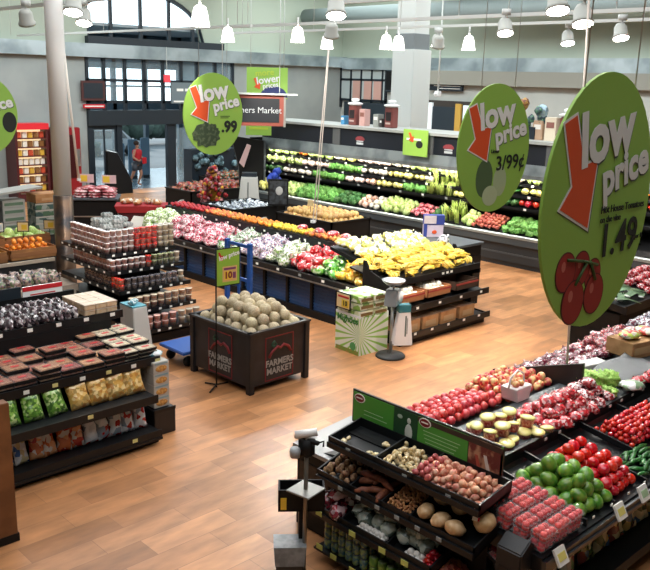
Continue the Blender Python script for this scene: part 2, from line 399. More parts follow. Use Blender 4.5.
# lit red drink cooler and red machine against the left wall
t = thing('glass_front_cooler', 'tall red cooler with lit shelves of packets against the lobby wall', 'cooler', (12.42, 27.4, 0))
MB().box(-.58, .58, .15, .5, 0, 2.6).box(-.58, -.5, -.3, .15, 0, 2.6).box(.5, .58, -.3, .15, 0, 2.6).box(-.5, .5, -.3, .15, 0, .25).build('cabinet', M('cooler_red', '4a1418', .4), t)
MB().box(-.59, .59, -.36, .15, 2.42, 2.62).build('header', M('cooler_header', 'c8222c', .4, emit=.25), t)
MB().box(-.49, .49, .1, .14, .25, 2.4).build('light_panel', M('cooler_light', 'ffe2b0', .5, emit=.9), t)
sh = MB()
for i in range(7): sh.box(-.5, .5, -.28, .1, .3 + i * .3, .33 + i * .3)
sh.build('shelf', M('cooler_shelf', '5a1a1a', .5), t)
t2p = []
for nm, c in (('a', 'd8a83a'), ('b', 'e8ded0'), ('c', 'c84a2a'), ('d', '8a5a2a')):
    p = tag(MB().box(-.075, .075, -.06, .06, 0, .2).build('snack_packet', M('pk_' + nm, c, .5), bevel=.01), 'small packet on a lit shelf of the red cooler', 'packet', 'packets in the lit red cooler'); t2p.append(p)
for i in range(7):
    for k in range(5): put(t2p[(i * 3 + k * 5 + i * k) % 4], (12.42 - .4 + k * .2, 27.27, .332 + i * .3))
t = thing('vending_machine', 'red vending machine behind the white column in the lobby', 'machine', (13.75, 27.5, 0))
MB().box(-.5, .5, -.3, .4, 0, 2.45).build('cabinet', M('machine_red', '8c1820', .35), t, bevel=.03)
MB().box(-.4, .28, -.33, -.3, .7, 2.2).build('front_panel', M('machine_dark', '3a0e12', .3), t)
MB().box(.33, .45, -.33, -.3, 1.1, 1.7).build('coin_panel', STEEL, t)
t = thing('menu_board', 'dark framed board with red border low in the entrance window', 'sign', (15.2, 27.85, 0))
MB().box(-.5, .42, -.03, .03, 3.35, 4.05).build('frame', M('maroon_frame', '4a2220', .6), t)
MB().box(-.42, .34, -.04, -.03, 3.43, 3.97).build('panel', NAVY, t)
t = thing('red_banner', 'narrow red and white banner under the framed entrance board', 'sign', (15.2, 27.85, 0))
MB().box(-.45, .4, -.03, .03, 3.08, 3.22).build('panel', RED, t)
MB().box(-.4, .35, -.04, -.03, 3.13, 3.17).build('stripe', WHTL, t)
t = thing('exit_sign', 'small red sign hanging in the entrance windows', 'sign', (18.15, 27.6, 4.05))
MB().box(-.13, .13, -.04, .04, 0, .28).build('housing', M('exit_red', 'd8404a', .5, emit=.5), t); MB().tube([(0, 0, .28), (0, 0, 1.3)], .012).build('hanger', TRACK, t)
t = thing('grey_wall_sign', 'grey board with pale lettering in the right entrance window', 'sign', (19.0, 27.8, 0))
MB().box(-.55, .55, -.03, .03, 3.25, 4.05).build('panel', M('sign_grey', '6d7a80', .6), t)
MB().box(-.3, .0, -.045, -.03, 3.72, 3.82).box(.08, .3, -.045, -.03, 3.72, 3.82).box(-.45, .45, -.045, -.03, 3.3, 3.36).build('faded_lettering', WHTL, t)
# tall dark fixtures by the door
t = thing('security_gate', 'dark slanted turnstile panel beside the entrance doors', 'gate', (15.75, 27.2, 0))
MB().prism([(-.5, 0), (.5, 0), (.45, .5), (-.1, 1.5), (-.5, 1.6)], 'y', -.08, .08).build('panel', DARK, t)
MB().tube([(-.5, 0, 1.6), (-.1, 0, 1.5), (.5, 0, .4)], .04).build('rail', STEEL, t)

# right wall details
g = MB()
for i in range(6): y = 28 - .3 - (i + .0) * .0; 
for y in (27.95, 27.3, 26.65, 26.0, 25.35, 25.15): g.box(27.88, 27.96, y - .05, y + .05, 3.1, 4.85)
for z in (4.82, 4.35, 3.45): g.box(27.88, 27.96, 25.1, 28, z - .05, z + .05)
struct(g.build('window_5', NAVY))
struct(MB().box(27.9, 27.92, 25.1, 27.9, 3.4, 4.8).build('window_6', M('frosted_pane', 'aebabb', .3)))
pk = M('window_poster', 'c29a90', .6)
for y in (26.9, 26.2, 25.6):
    tag(MB().box(27.84, 27.88, y - .22, y + .22, 3.5, 4.3).build('window_poster', pk), 'pale pink poster behind the upper cafe window bars', 'poster', 'pink posters in the cafe window')
struct(MB().box(27.8, 27.98, 20.9, 27.6, 1.6, 3.35).build('trim_6', M('cafe_dark_panel', '25323c', .5)))
t = thing('wall_speaker', 'tall dark curved panel on the wall right of the cafe window', 'speaker', (27.8, 24.8, 3.85)); MB().box(-.1, .1, -.22, .22, 0, 1.0).build('panel', M('slate', '35424a', .5), t, bevel=.05); MB().box(-.12, -.1, -.15, .15, .1, .9).build('grille', DARK, t)
t = thing('cafe_menu_board', 'long dark menu board high on the wall right of the square column', 'sign', (27.8, 21.7, 4.0)); MB().box(-.05, .05, -.85, .85, 0, .3).build('panel', NAVY, t)
MB().box(-.07, -.05, -.75, .6, .18, .2).box(-.07, -.05, -.75, .4, .08, .1).build('faded_lettering', WHTL, t)
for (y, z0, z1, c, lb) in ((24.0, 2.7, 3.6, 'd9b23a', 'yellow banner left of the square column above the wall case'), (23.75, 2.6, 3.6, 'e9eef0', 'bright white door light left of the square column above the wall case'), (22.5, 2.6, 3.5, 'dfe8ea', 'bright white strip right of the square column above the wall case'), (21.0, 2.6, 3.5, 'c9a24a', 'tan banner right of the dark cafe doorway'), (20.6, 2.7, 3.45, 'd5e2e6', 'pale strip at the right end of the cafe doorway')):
    tag(MB().box(27.75, 27.85, y - .14, y + .14, z0 - .6, z1).build('banner', M('ban_' + c, c, .5, emit=.5 if c[0] in 'ed' and c[1] != '9' else 0)), lb, 'banner')  # the two palest strips are given a glow of their own
struct(MB().box(27.86, 27.97, 20.3, 22.8, 0, 3.6).build('door_4', M('cafe_doorway', '39332f', .6)))
t = thing('security_camera', 'small white camera on a ceiling pole near the cafe doorway', 'camera', (24.5, 19.5, 3.9))
MB().tube([(0, 0, .12), (0, 0, 4.3)], .03).build('pole', TRACK, t); MB().box(-.12, .12, -.08, .08, -.08, .12).box(-.22, -.1, -.04, .04, -.03, .05).build('housing', WHITE, t, bevel=.02)

# round structural column, near left
t = thing('round_column', 'round white column with brown sheathing on its lower half', 'column', (7.23, 14.59, 0))
MB().lathe([(.165, 2.05), (.165, 8.2)], 28).build('shaft', M('column_white', 'e4e6e4', .55), t)
MB().lathe([(.2, 0), (.2, .1), (.185, .12), (.18, 2.05), (.165, 2.06)], 28).build('sheathing', M('brown_sheath', '6f5846', .3, .6, noise_=.7, col2='3b3a3c', nscale=2.2), t)
# square column behind the wall case
t = thing('square_column', 'large square pale column rising behind the produce wall case', 'column', (19.7, 16.75, 0))
MB().box(-.42, .42, -.42, .42, 0, 5.25).build('shaft', M('sq_column', 'c6cbc8', .7), t, bevel=.02)
MB().box(-.36, .36, -.36, .36, 5.25, 5.7).build('collar', M('sq_collar', '737a7c', .6), t)
MB().box(-.34, .34, -.34, .34, 5.7, 8.2).build('upper_shaft', M('sq_column', 'c6cbc8', .7), t)
# duct
dt = tag(MB().tube([(25.2, 27.5, 6.9), (25.2, -7, 6.9)], .33, 24).build('air_duct', M('duct_paint', '7d8a8a', .6)), 'long round grey air duct under the ceiling', 'duct')

# ------------------------------------------------------------------ track lighting
def rail_y(x, y0, y1, z, lb):
    t = thing('light_track', lb, 'light track', (x, y0, z)); L = y1 - y0
    MB().box(-.03, .03, 0, L, 0, .06).build('rail', TRACK, t)
    h = MB()
    for k in range(int(L / 3) + 1): h.tube([(0, .5 + k * 3, .05), (0, .5 + k * 3, 8.2 - z)], .008, 6)
    h.build('hanger', TRACK, t)
rail_y(7.45, 9, 27, 5.5, 'white light track passing in front of the round column near its top')
rail_y(12.1, 15, 27, 5.4, 'white light track over the lobby side left of the round column')
rail_y(12.4, 3, 16.5, 5.42, 'long white light track across the middle of the ceiling')
rail_y(15.4, 4, 20, 5.52, 'white light track nearest the produce wall case')
rail_y(9.5, 2, 9.8, 5.45, 'short white light track over the aisle right of the big hanging ovals')
t = thing('light_track', 'white conduit running away from the camera at the top right', 'light track', (6, 5.0, 5.75)); MB().box(0, 14, -.02, .02, 0, .04).build('rail', TRACK, t)
lampm = M('lamp_glow', 'fff8ec', .4, emit=30)
def lamp(kind, loc, rz, lb, lit=True):
    t = thing('track_lamp', lb, 'lamp', loc, rz)
    if kind == 'bell':
        MB().lathe([(.05, .12), (.09, .09), (.115, 0), (.13, -.1), (.145, -.18)], 20, cap=False).build('shade', M('lamp_shade_glow', 'fbfbf4', .4, emit=2.5) if lit else TRACK, t)
        if lit: MB().lathe([(.0, -.17), (.13, -.175)], 20, cap=False).build('bulb', lampm, t)
        MB().tube([(0, 0, .1), (0, 0, .3)], .02).build('stem', TRACK, t)
    else:
        a = Matrix.Rotation(rad(-22), 4, 'X')
        m1 = MB().lathe([(.07, .2), (.11, .14), (.12, 0), (.14, -.02), (.14, -.06)], 20)
        for v in m1.bm.verts: v.co = a @ v.co
        m1.build('housing', M('lamp_body', 'a5a9a3', .5), t)
        m2 = MB().lathe([(0, -.065), (.13, -.065)], 20)
        for v in m2.bm.verts: v.co = a @ v.co
        if lit: m2.build('bulb', lampm, t)
        else: m2.build('bulb', M('bulb_off', 'cfd2cc', .3), t)
        MB().tube([(0, 0, .12), (0, .0, .3)], .02).box(-.07, .07, -.04, .04, .24, .34).build('bracket', TRACK, t)
LAMPS = [('bell', (7.5, 10.5, 5.2), 'large bright bell lamp above the second hanging oval from the left'), ('can', (7.38, 13.77, 5.2), 'lit can lamp just right of the round column top'),
         ('bell', (11.01, 14.43, 5.2), 'small bell lamp right of the large bright one by the clerestory'), ('bell', (11.56, 12.85, 5.2), 'single bell lamp left of the long hanging cords'),
         ('can', (8.2, 8.35, 5.2), 'large bright can lamp at top centre left of the duct'), ('bell', (13.2, 13.7, 5.15), 'bell lamp beside the long hanging double cord'),
         ('bell', (13.6, 12.3, 5.15), 'left bell lamp of the pair before the square column'), ('bell', (14.0, 12.3, 5.15), 'right bell lamp of the pair before the square column'),
         ('can', (15.2, 12.2, 5.17), 'lit lamp just right of the square column'), ('bell', (14.9, 11.1, 5.18), 'bell lamp above the wall case between column and lime oval'),
         ('can', (12.25, 8.39, 5.2), 'lit can lamp above the lime oval'), ('can', (9.07, 5.5, 5.22), 'very bright big lamp at the top right'), ('can', (10.2, 5.8, 5.15), 'very bright lamp just below the top right lamp'),
         ('can', (15.5, 9.1, 5.2), 'small lamp under the bright top right lamps'), ('can', (14.11, 7.26, 5.2), 'lit can lamp at far right above the tomato oval'),
         ('can', (6.0, 11.5, 5.2), 'dim can lamp at the upper left of the round column')]
for i, (k, l, lb) in enumerate(LAMPS): lamp(k, l, -.7, lb)
for l, lb in (((10.7, 11.0, 5.1), 'unlit grey lamp body left of the large centre lamp'), ((14.5, 11.6, 5.1), 'unlit grey lamp body right of the square column'), ((6.4, 13.9, 5.12), 'unlit small lamp on the track left of the round column')):
    lamp('can', l, 2.4, lb, False)

# power cords
def cord(a, b, r, lb, two=False):
    t = thing('power_cord', lb, 'cord', b)
    d = Vector(a) - Vector(b)
    MB().tube([(0, 0, 0), d * .5, d], r, 8).build('cable', M('cord_white', 'cbbfb4', .5), t)
    if two: MB().tube([(.06, -.03, 0), d * .5 + Vector((.05, 0, 0)), d + Vector((.0, 0, 0))], r, 8).build('cable', M('cord_white', 'cbbfb4', .5), t)
    MB().box(-.04, .04, -.04, .04, -.02, .04).build('outlet_box', WHITE, t)
cord((9.8, 5.55, 6.2), (8.05, 4.35, 1.13), .014, 'white cord dropping to the grey table deck behind the tomato oval')
cord((14.5, 14.9, 6.1), (12.1, 12.85, 1.31), .013, 'pair of white cords dropping to the peach ledge', True)
cord((10.9, 21.6, 5.4), (10.9, 21.0, 1.45), .035, 'pinkish white pole leaning right of the round column')

# ------------------------------------------------------------------ hanging ovals
def oval_pts(w_, h_, n=48): return [(w_ / 2 * cos(2 * pi * i / n), h_ / 2 * sin(2 * pi * i / n)) for i in range(n)]
ARROW = [(-.33, .31), (-.25, .34), (-.165, .155), (-.065, .17), (-.09, -.09), (-.31, .0), (-.235, .08)]
def grow(p, k):
    c = Vector((sum(x for x, _ in p) / len(p), sum(y for _, y in p) / len(p)))
    out = []
    n = len(p)
    for i in range(n):
        a = Vector(p[i - 1]); b = Vector(p[i]); d = Vector(p[(i + 1) % n])
        n1 = Vector(((b - a).y, -(b - a).x)).normalized(); n2 = Vector(((d - b).y, -(d - b).x)).normalized()
        nn = (n1 + n2); nn = nn / max(.5, nn.length_squared) * 2 * k / 1
        s = -1 if (b + nn * .01 - c).length < (b - c).length else 1
        out.append(tuple(b + nn * .5 * s * 1.0))
    return out
LOWW = M('print_white', 'e9ecea', .5); GREYP = M('print_grey', '5a6660', .5)
def oval(loc, label, prod, rz=-5):
    t = thing('hanging_price_sign', label, 'sign', loc, rad(rz))
    MB().prism(oval_pts(.857, 1.0), 'y', -.006, .006).build('board', OVG, t, smooth=False)
    MB().prism([(x + .008, y - .006) for x, y in grow(ARROW, .022)], 'y', -.0075, -.006).build('arrow_outline_shadow', GREYP, t)
    MB().prism(grow(ARROW, .02), 'y', -.009, -.0075).build('arrow_outline', LOWW, t)
    MB().prism(ARROW, 'y', -.0105, -.009).build('arrow', ORG, t)
    for dx, dz, yy, mm, bo in ((.006, -.006, -.0088, GREYP, .012), (0, 0, -.0115, LOWW, .010)):
        text('low', .28, t, (0 + dx, yy, .265 + dz), (pi / 2, -rad(9), 0), mm, bold=bo, name='word_low' if mm is LOWW else 'word_low_shadow', ext=.0008)
        text('price', .19, t, (.18 + dx, yy, .125 + dz), (pi / 2, -rad(13), 0), mm, bold=bo * .7, name='word_price' if mm is LOWW else 'word_price_shadow', ext=.0008)
    hk = MB()
    for sx in (-.2, .2): hk.tube([(sx, 0, .44), (sx, 0, 8.2 - loc[2])], .0025, 5)
    hk.build('hanging_wire', M('wire', 'b8bcb8', .5), t)
    if prod == 'tomato':
        tm = M('printed_tomato', '9e2b26', .6)
        for k, (x, z, r) in enumerate(((.0, -.29, .06), (-.1, -.25, .062), (-.22, -.25, .07), (.02, -.37, .075), (-.145, -.38, .08))):
            MB().prism([(x + (r + .005) * cos(a * .2618), z + (r * 1.08 + .005) * sin(a * .2618)) for a in range(24)], 'y', -.0070 - k * .0008, -.006).build('printed_outline', M('printed_tomato_dark', '54181a', .6), t)
            MB().prism([(x + r * cos(a * .2618), z + r * 1.08 * sin(a * .2618)) for a in range(24)], 'y', -.0074 - k * .0008, -.006).build('printed_tomato', tm, t)
            MB().prism([(x - r * .3 + r * .22 * cos(a * .5236), z + r * .35 + r * .3 * sin(a * .5236)) for a in range(12)], 'y', -.0077 - k * .0008, -.006).build('printed_glint', M('printed_tomato_lite', 'c46a5e', .6), t)
        s = MB()
        for (x0, z0, x1, z1) in ((-.22, -.2, -.1, -.22), (-.145, -.31, -.07, -.23), (-.1, -.22, .02, -.25), (.015, -.31, -.04, -.23)): s.tube([(x0, -.0125, z0), (x1, -.0125, z1)], .007, 5)
        s.build('printed_vine', M('printed_vine', '3f5a2a', .6), t)
        text('Hot House Tomatoes', .042, t, (.19, -.0125, -.03), FY, INK, bold=.0005); text('on the vine', .038, t, (.09, -.0125, -.07), FY, INK, bold=.0005)
        text('1.49', .19, t, (.18, -.0125, -.16), (pi / 2, -rad(2), 0), INK, bold=.003, name='price_lettering'); text('per lb', .03, t, (.37, -.008, -.17), FY, INK)
    if prod == 'lime':
        for k, (x, z, rx, rz, c) in enumerate(((-.1, -.23, .1, .15, '4c6644'), (.09, -.26, .08, .12, 'a9bd96'), (-.02, -.37, .09, .08, 'b5c6a0'))):
            MB().prism([(x + rx * cos(a * .2618), z + rz * sin(a * .2618)) for a in range(24)], 'y', -.0075 - k * .0006, -.006).build('printed_lime', M('lime_' + c, c, .6), t)
        text('Limes', .04, t, (.0, -.0125, -.02), FY, INK, bold=.001); text('3/99¢', .16, t, (.2, -.011, -.115), (pi / 2, -rad(3), 0), INK, bold=.002, name='price_lettering')
    if prod == 'broccoli':
        b = MB()
        def blob(a): return 1 + .35 * noise.noise(Vector((cos(a) * 2.2, sin(a) * 2.2, 4)))  + .12 * noise.noise(Vector((cos(a) * 7, sin(a) * 7, 1)))
        b.prism([(-.1 + .19 * blob(k * .1309) * cos(k * .1309), -.25 + .15 * blob(k * .1309) * sin(k * .1309)) for k in range(48)], 'y', -.0095, -.006)
        b.build('printed_leaves', M('printed_leaf', '35472f', .8, noise_=.8, col2='56664a', nscale=22), t)
        text('.99', .19, t, (.23, -.009, -.16), FY, INK, bold=.008, name='price_lettering'); MB().box(.1, .24, -.0075, -.006, -.03, -.022).box(.1, .22, -.0075, -.006, -.05, -.042).build('small_print', INK, t)
    if prod == 'dark':
        MB().prism([(.32 + .09 * cos(a * .2618), -.09 + .13 * sin(a * .2618)) for a in range(24)], 'y', -.0075, -.006).build('printed_fruit', INK, t)
oval((3.02, 1.57, 3.86), 'large green oval price sign for hot house tomatoes at 1.49', 'tomato', .5)
oval((5.52, 3.8, 3.81), 'green oval price sign for limes at 3/99', 'lime')
oval((6.25, 8.49, 3.85), 'green oval price sign with dark leafy picture and .99', 'broccoli')
oval((4.27, 10.67, 3.75), 'green oval price sign cut by the left edge of the view', 'dark')

# rectangular signs over the case end
t = thing('hanging_department_sign', 'dark red framed hanging sign reading Farmers Market at the end of the wall case', 'sign', (15.1, 18.4, 3.42), rad(-40))
MB().box(-1.25, .72, -.05, .3, -.43, .43).build('frame', M('maroon_frame2', '8a4438', .6), t)
MB().box(-1.15, .6, -.06, -.05, -.33, .33).build('panel', M('slate_panel', '151b23', .6), t)
MB().box(.72, .78, -.06, .34, -.45, .45).build('end_cap', M('grey_cap', '83837f', .5), t)
text('Farmers Market', .235, t, (-.1, -.064, 0), FY, M('faded_white', 'b4bcc0', .6), bold=.0, name='lettering')
MB().box(-1.3, 1.1, -.15, .35, .43, .47).build('top_rail', TRACK, t)
MB().tube([(-1, .1, .5), (-1, .1, 4.8)], .012).tube([(.6, .1, .5), (.6, .1, 4.8)], .012).build('hanger', TRACK, t)
t = thing('hanging_promo_sign', 'square green promotional sign above the framed dark department sign', 'sign', (16.6, 19.8, 4.16), rad(-40))
MB().box(-.62, .62, -.01, .01, -.46, .46).build('board', OVG, t)
MB().prism([(x * .8 - .15, z * .8 - .12) for x, z in ARROW], 'y', -.02, -.01).build('arrow', ORG, t)
text('more', .26, t, (-.08, -.02, .3), (pi / 2, -.1, 0), M('lime_print', 'b8d048', .5), bold=.004, name='word_more')
text('lower', .3, t, (.02, -.02, .1), (pi / 2, -.15, 0), LOWW, bold=.006, name='word_lower'); text('prices', .2, t, (.1, -.022, -.07), (pi / 2, -.15, 0), LOWW, bold=.004, name='word_prices')
MB().prism([(.2 + .42 * cos(a * pi / 12), -.42 + .34 * sin(a * pi / 12)) for a in range(13)], 'y', -.02, -.01).build('blue_arc', M('arc_blue', '20306a', .5), t)
MB().tube([(-.5, 0, .42), (-.5, 0, 4)], .01).tube([(.5, 0, .42), (.5, 0, 4)], .01).build('hanging_wire', TRACK, t)
t = thing('fascia_promo_sign', 'small green promotional card on the wall case fascia below the square column', 'sign', (17.2, 14.35, 2.75), rad(-90))
MB().box(-.42, .42, -.015, .015, -.36, .33).build('board', OVG, t)
MB().prism([(x * .7, z * .6 + .05) for x, z in ARROW], 'y', -.03, -.015).build('arrow', ORG, t)
MB().box(-.3, .2, -.02, -.015, .05, .1).build('faded_lettering', LOWW, t); MB().ell((.15, -.02, -.05), (.12, .005, .1)).build('printed_fruit', INK, t)
t = thing('promo_card', 'green card hanging under the framed dark department sign', 'sign', (16.9, 20.4, 2.75), rad(-40))
MB().box(-.5, .3, -.01, .01, -.2, .2).build('board', OVG, t); MB().box(-.4, .2, -.02, -.01, -.02, .05).build('stripe', M('lime_print', 'b8d048', .5), t)

# ================================================================== product prototypes
def bumpy(name, mat, r, wob=.06, n=12, m=8, seed=0, fr=6): return MB().ell((0, 0, 0), r, n, m, wob, seed, fr).build(name, mat)
def fruit(name, mat, r, squash=.9, dimple=.12, n=14):
    prof = []
    for i in range(9):
        a = -pi / 2 + pi * i / 8; rr = r * cos(a); z = r * squash * sin(a)
        if i == 8: z -= r * dimple; rr = 0
        if i == 0: z += r * dimple * .6; rr = 0
        prof.append((rr, z))
    return MB().lathe(prof, n).build(name, mat)
def bag(name, mat, sx, sy, sz, seed=0, wob=.35, twist=True):
    b = MB().ell((0, 0, 0), (sx, sy, sz), 14, 10, wob, seed, 9)
    for v in b.bm.verts: v.co += Vector((noise.noise(v.co * 22), noise.noise(v.co * 22 + Vector((5, 5, 5))), noise.noise(v.co * 22 + Vector((9, 1, 3))))) * min(sx, sy, sz) * .16
    if twist: b.tube([(sx * .7, 0, sz * .5), (sx * .95, 0, sz * .75), (sx * 1.15, sy * .1, sz * .95)], [sz * .22, sz * .08, sz * .2], 7)
    return b.build(name, mat)
def standbag(name, mat, w_, h_, d, seed=0):
    """upright pillow bag: origin at its foot"""
    b = MB(); nx, nz = 7, 9; fr_, bk = [], []
    for j in range(nz):
        t = j / (nz - 1); ra = []; rb = []
        for i in range(nx):
            s_ = i / (nx - 1) * 2 - 1
            puff = d * .5 * (max(0, 1 - s_ ** 4) * max(0, 1 - (2 * t - 1) ** 6)) ** .6
            nn = noise.noise(Vector((s_ * 2.2, t * 4, seed))) * d * .22
            x = s_ * w_ / 2 * (1 - .08 * (1 - abs(2 * t - 1)))
            ra.append(b.bm.verts.new((x, -puff - nn * (puff > .003), t * h_))); rb.append(b.bm.verts.new((x, puff + nn * (puff > .003) + .002, t * h_)))
        fr_.append(ra); bk.append(rb)
    for j in range(nz - 1):
        for i in range(nx - 1):
            b.bm.faces.new((fr_[j][i], fr_[j][i + 1], fr_[j + 1][i + 1], fr_[j + 1][i])); b.bm.faces.new((bk[j][i + 1], bk[j][i], bk[j + 1][i], bk[j + 1][i + 1]))
        b.bm.faces.new((fr_[j][0], fr_[j + 1][0], bk[j + 1][0], bk[j][0])); b.bm.faces.new((fr_[j + 1][-1], fr_[j][-1], bk[j][-1], bk[j + 1][-1]))
    for i in range(nx - 1):
        b.bm.faces.new((fr_[0][i + 1], fr_[0][i], bk[0][i], bk[0][i + 1])); b.bm.faces.new((fr_[-1][i], fr_[-1][i + 1], bk[-1][i + 1], bk[-1][i]))
    b.sm = True
    return b.build(name, mat)
def tagp(o, label, cat, group=None): return tag(o, label, cat, group)
def price_tags(par, pts, size=.06, face='y', mats=(WHTL,), every=1):
    for i, p in enumerate(pts):
        b = MB()
        if face == 'y': b.box(p[0] - size / 2, p[0] + size / 2, p[1] - .006, p[1], p[2] - size * .33, p[2] + size * .33)
        else: b.box(p[0] - .006, p[0], p[1] - size / 2, p[1] + size / 2, p[2] - size * .33, p[2] + size * .33)
        b.build('price_tag', mats[i % len(mats)], par)
def tray_well(b, x0, x1, y0, y1, z, h=.07, t=.012):
    b.box(x0, x1, y0, y1, z, z + .012); b.box(x0, x0 + t, y0, y1, z, z + h); b.box(x1 - t, x1, y0, y1, z, z + h); b.box(x0, x1, y0, y0 + t, z, z + h); b.box(x0, x1, y1 - t, y1, z, z + h)

def crate_open(lbl, loc, sx, sy, h, mat, rz=0, group=None, name='produce_crate'):
    t = thing(name, lbl, 'crate', loc, rz, group)
    b = MB(); tray_well(b, -sx / 2, sx / 2, -sy / 2, sy / 2, 0, h, .015); b.build('crate_body', mat, t)
    MB().box(-sx / 2 - .004, sx / 2 + .004, -sy / 2 - .006, -sy / 2, h * .3, h * .7).build('printed_band', M('carton_print', '8a5a34', .7), t)
    return t

# ================================================================== melon bin
t = thing('melon_bin', 'dark square wooden bin heaped with melons, lettered Farmers Market', 'bin', (6.78, 8.4, 0), rad(1.5))
L, W, Hh = 1.15, 1.38, .9
WOODK = M('charcoal_wood', '1b1a1c', .55, noise_=.5, col2='28262a', nscale=3)
b = MB(); b.box(.03, L - .03, .03, .07, .1, Hh - .03).box(.03, L - .03, W - .07, W - .03, .1, Hh - .03).box(.03, .07, .03, W - .03, .1, Hh - .03).box(L - .07, L - .03, .03, W - .03, .1, Hh - .03)
b.box(.05, L - .05, .05, W - .05, .68, .7)
b.build('side_panel', WOODK, t)
for x in (0, L - .09):
    for y in (0, W - .09): MB().prism([(x, 0 + .0), (x + .09, 0), (x + .09, Hh), (x, Hh)], 'y', y, y + .09).build('corner_post', M('post_black', '1b1c1f', .5), t, bevel=.008)
MB().box(-.01, L + .01, -.01, .05, Hh - .03, Hh).box(-.01, L + .01, W - .05, W + .01, Hh - .03, Hh).box(-.01, .05, 0, W, Hh - .03, Hh).box(L - .05, L + .01, 0, W, Hh - .03, Hh).build('rim', M('rim_black', '24262a', .4), t)
PR = M('faded_red_print', '7a2026', .6); PW = M('faded_white_print', '9a9a96', .6); PG = M('faded_green_print', '1f4a38', .6)
def logo(t, face):
    cx, cz, s = (.575, .45, 1)
    def bx(a0, a1, c0, c1, mt, nm, dd=0):
        bb = MB()
        if face == 'y': bb.box(cx + a0, cx + a1, .024 - dd, .03, cz + c0, cz + c1)
        else: bb.box(.024 - dd, .03, .69 - a1, .69 - a0, cz + c0, cz + c1)
        return bb.build(nm, mt, t)
    for a in ((-.27, .27, .31, .325), (-.27, .27, -.325, -.31), (-.27, -.255, -.325, .325), (.255, .27, -.325, .325)): bx(*a, PR, 'printed_border')
    def curve(pts, r, mt, nm):
        bb = MB(); bb.tube([((cx + a, .028, cz + c) if face == 'y' else (.028, .69 - a, cz + c)) for a, c in pts], r, 6); bb.build(nm, mt, t)
    curve([(-.2, .02), (-.14, .1), (-.04, .16), (.02, .13), (.08, .17), (.17, .13), (.22, .05)], .022, PR, 'printed_swirl')
    curve([(-.15, .2), (-.1, .25), (-.06, .2), (-.11, .17), (-.15, .2)], .018, PG, 'printed_leaf')
    rot = FY if face == 'y' else FX
    P2 = lambda a, c: (cx + a, .02, cz + c) if face == 'y' else (.02, .69 - a, cz + c)
    text('FARMERS', .13, t, P2(0, -.07), rot, PW, bold=.004); text('MARKET', .13, t, P2(0, -.19), rot, PW, bold=.004)
logo(t, 'y'); logo(t, 'x')
melon = tagp(fruit('melon', M('melon_rind', 'b5a586', .75, var=.14, noise_=.6, col2='cfc2a2', nscale=60), .088, 1, .05, 18), 'netted tan melon', 'melon')
fr = frame((6.85, 8.47, .74), (1, 0, 0), (0, 1, 0))
pile(melon, fr, 1.02, 1.26, .178, .178, 3, .12, .12, 'any', .07, 'tan netted melon heaped in the dark wooden bin', 'melons in the wooden bin', h0=.11)
t = thing('melon_price_stand', 'thin black stand with a green price card in front of the melon bin', 'sign stand', (6.64, 8.98, .0), rad(-4))
MB().tube([(0, 0, 0), (0, 0, 2.02)], .011).build('pole', DARK, t); MB().tube([(-.2, -.14, .01), (0, 0, .04), (.22, .05, .01)], .012).tube([(0, 0, .04), (-.05, .22, .01)], .012).build('foot', DARK, t)
MB().box(-.01, .39, -.006, .0, 1.47, 1.49).box(-.01, .39, -.006, .0, 1.99, 2.01).box(.38, .395, -.006, 0, 1.47, 2.01).box(0, .012, -.006, 0, 1.47, 2.01).build('card_frame', DARK, t)
MB().box(.012, .38, -.012, -.006, 1.485, 1.995).build('card', M('card_green', '8cb83c', .6), t)
MB().prism([(.03 + (x + .33) * .3, 1.86 + z * .3) for x, z in ARROW], 'y', -.016, -.012).build('arrow', RED, t)
text('low price', .09, t, (.21, -.015, 1.9), (pi / 2, -.2, 0), LOWW, bold=.003); MB().box(.1, .34, -.014, -.012, 1.53, 1.75).build('price_panel', M('card_tan', 'd8b070', .6), t)
MB().box(.13, .25, -.017, -.014, 1.56, 1.68).build('price_patch', YEL, t); text('10', .13, t, (.19, -.019, 1.62), FY, M('maroon_ink', '7a1e22', .6), bold=.006, name='price_lettering'); MB().box(.12, .32, -.017, -.014, 1.7, 1.73).box(.27, .32, -.017, -.014, 1.57, 1.66).build('small_print', M('purple_ink', '7b3a6a', .6), t)

# blue flatbed cart
BLU = M('cart_blue', '2358a8', .45)
t = thing('stock_cart', 'blue flatbed stock cart with ladder handle behind the melon bin', 'cart', (6.68, 9.86, 0))
MB().box(0, 1.35, 0, .66, .22, .27).build('platform', BLU, t, bevel=.01)
for x in (.15, 1.2):
    for y in (.1, .56): MB().lathe([(.0, -.025), (.075, -.025), (.085, 0), (.075, .025), (0, .025)], 16).build('wheel', DARK, t).matrix_local = Matrix.Translation((x, y, .085)) @ Matrix.Rotation(pi / 2, 4, 'X')
hd = MB()
for y in (.04, .62): hd.box(1.27, 1.33, y - .035, y + .035, .27, 1.78)
hd.box(1.285, 1.315, .3, .34, .27, 1.72)
for z in (.7, 1.15, 1.7): hd.box(1.285, 1.315, 0, .66, z, z + .05)
hd.build('handle_frame', BLU, t); MB().box(1.27, 1.28, .38, .5, 1.15, 1.21).build('white_label', WHTL, t)

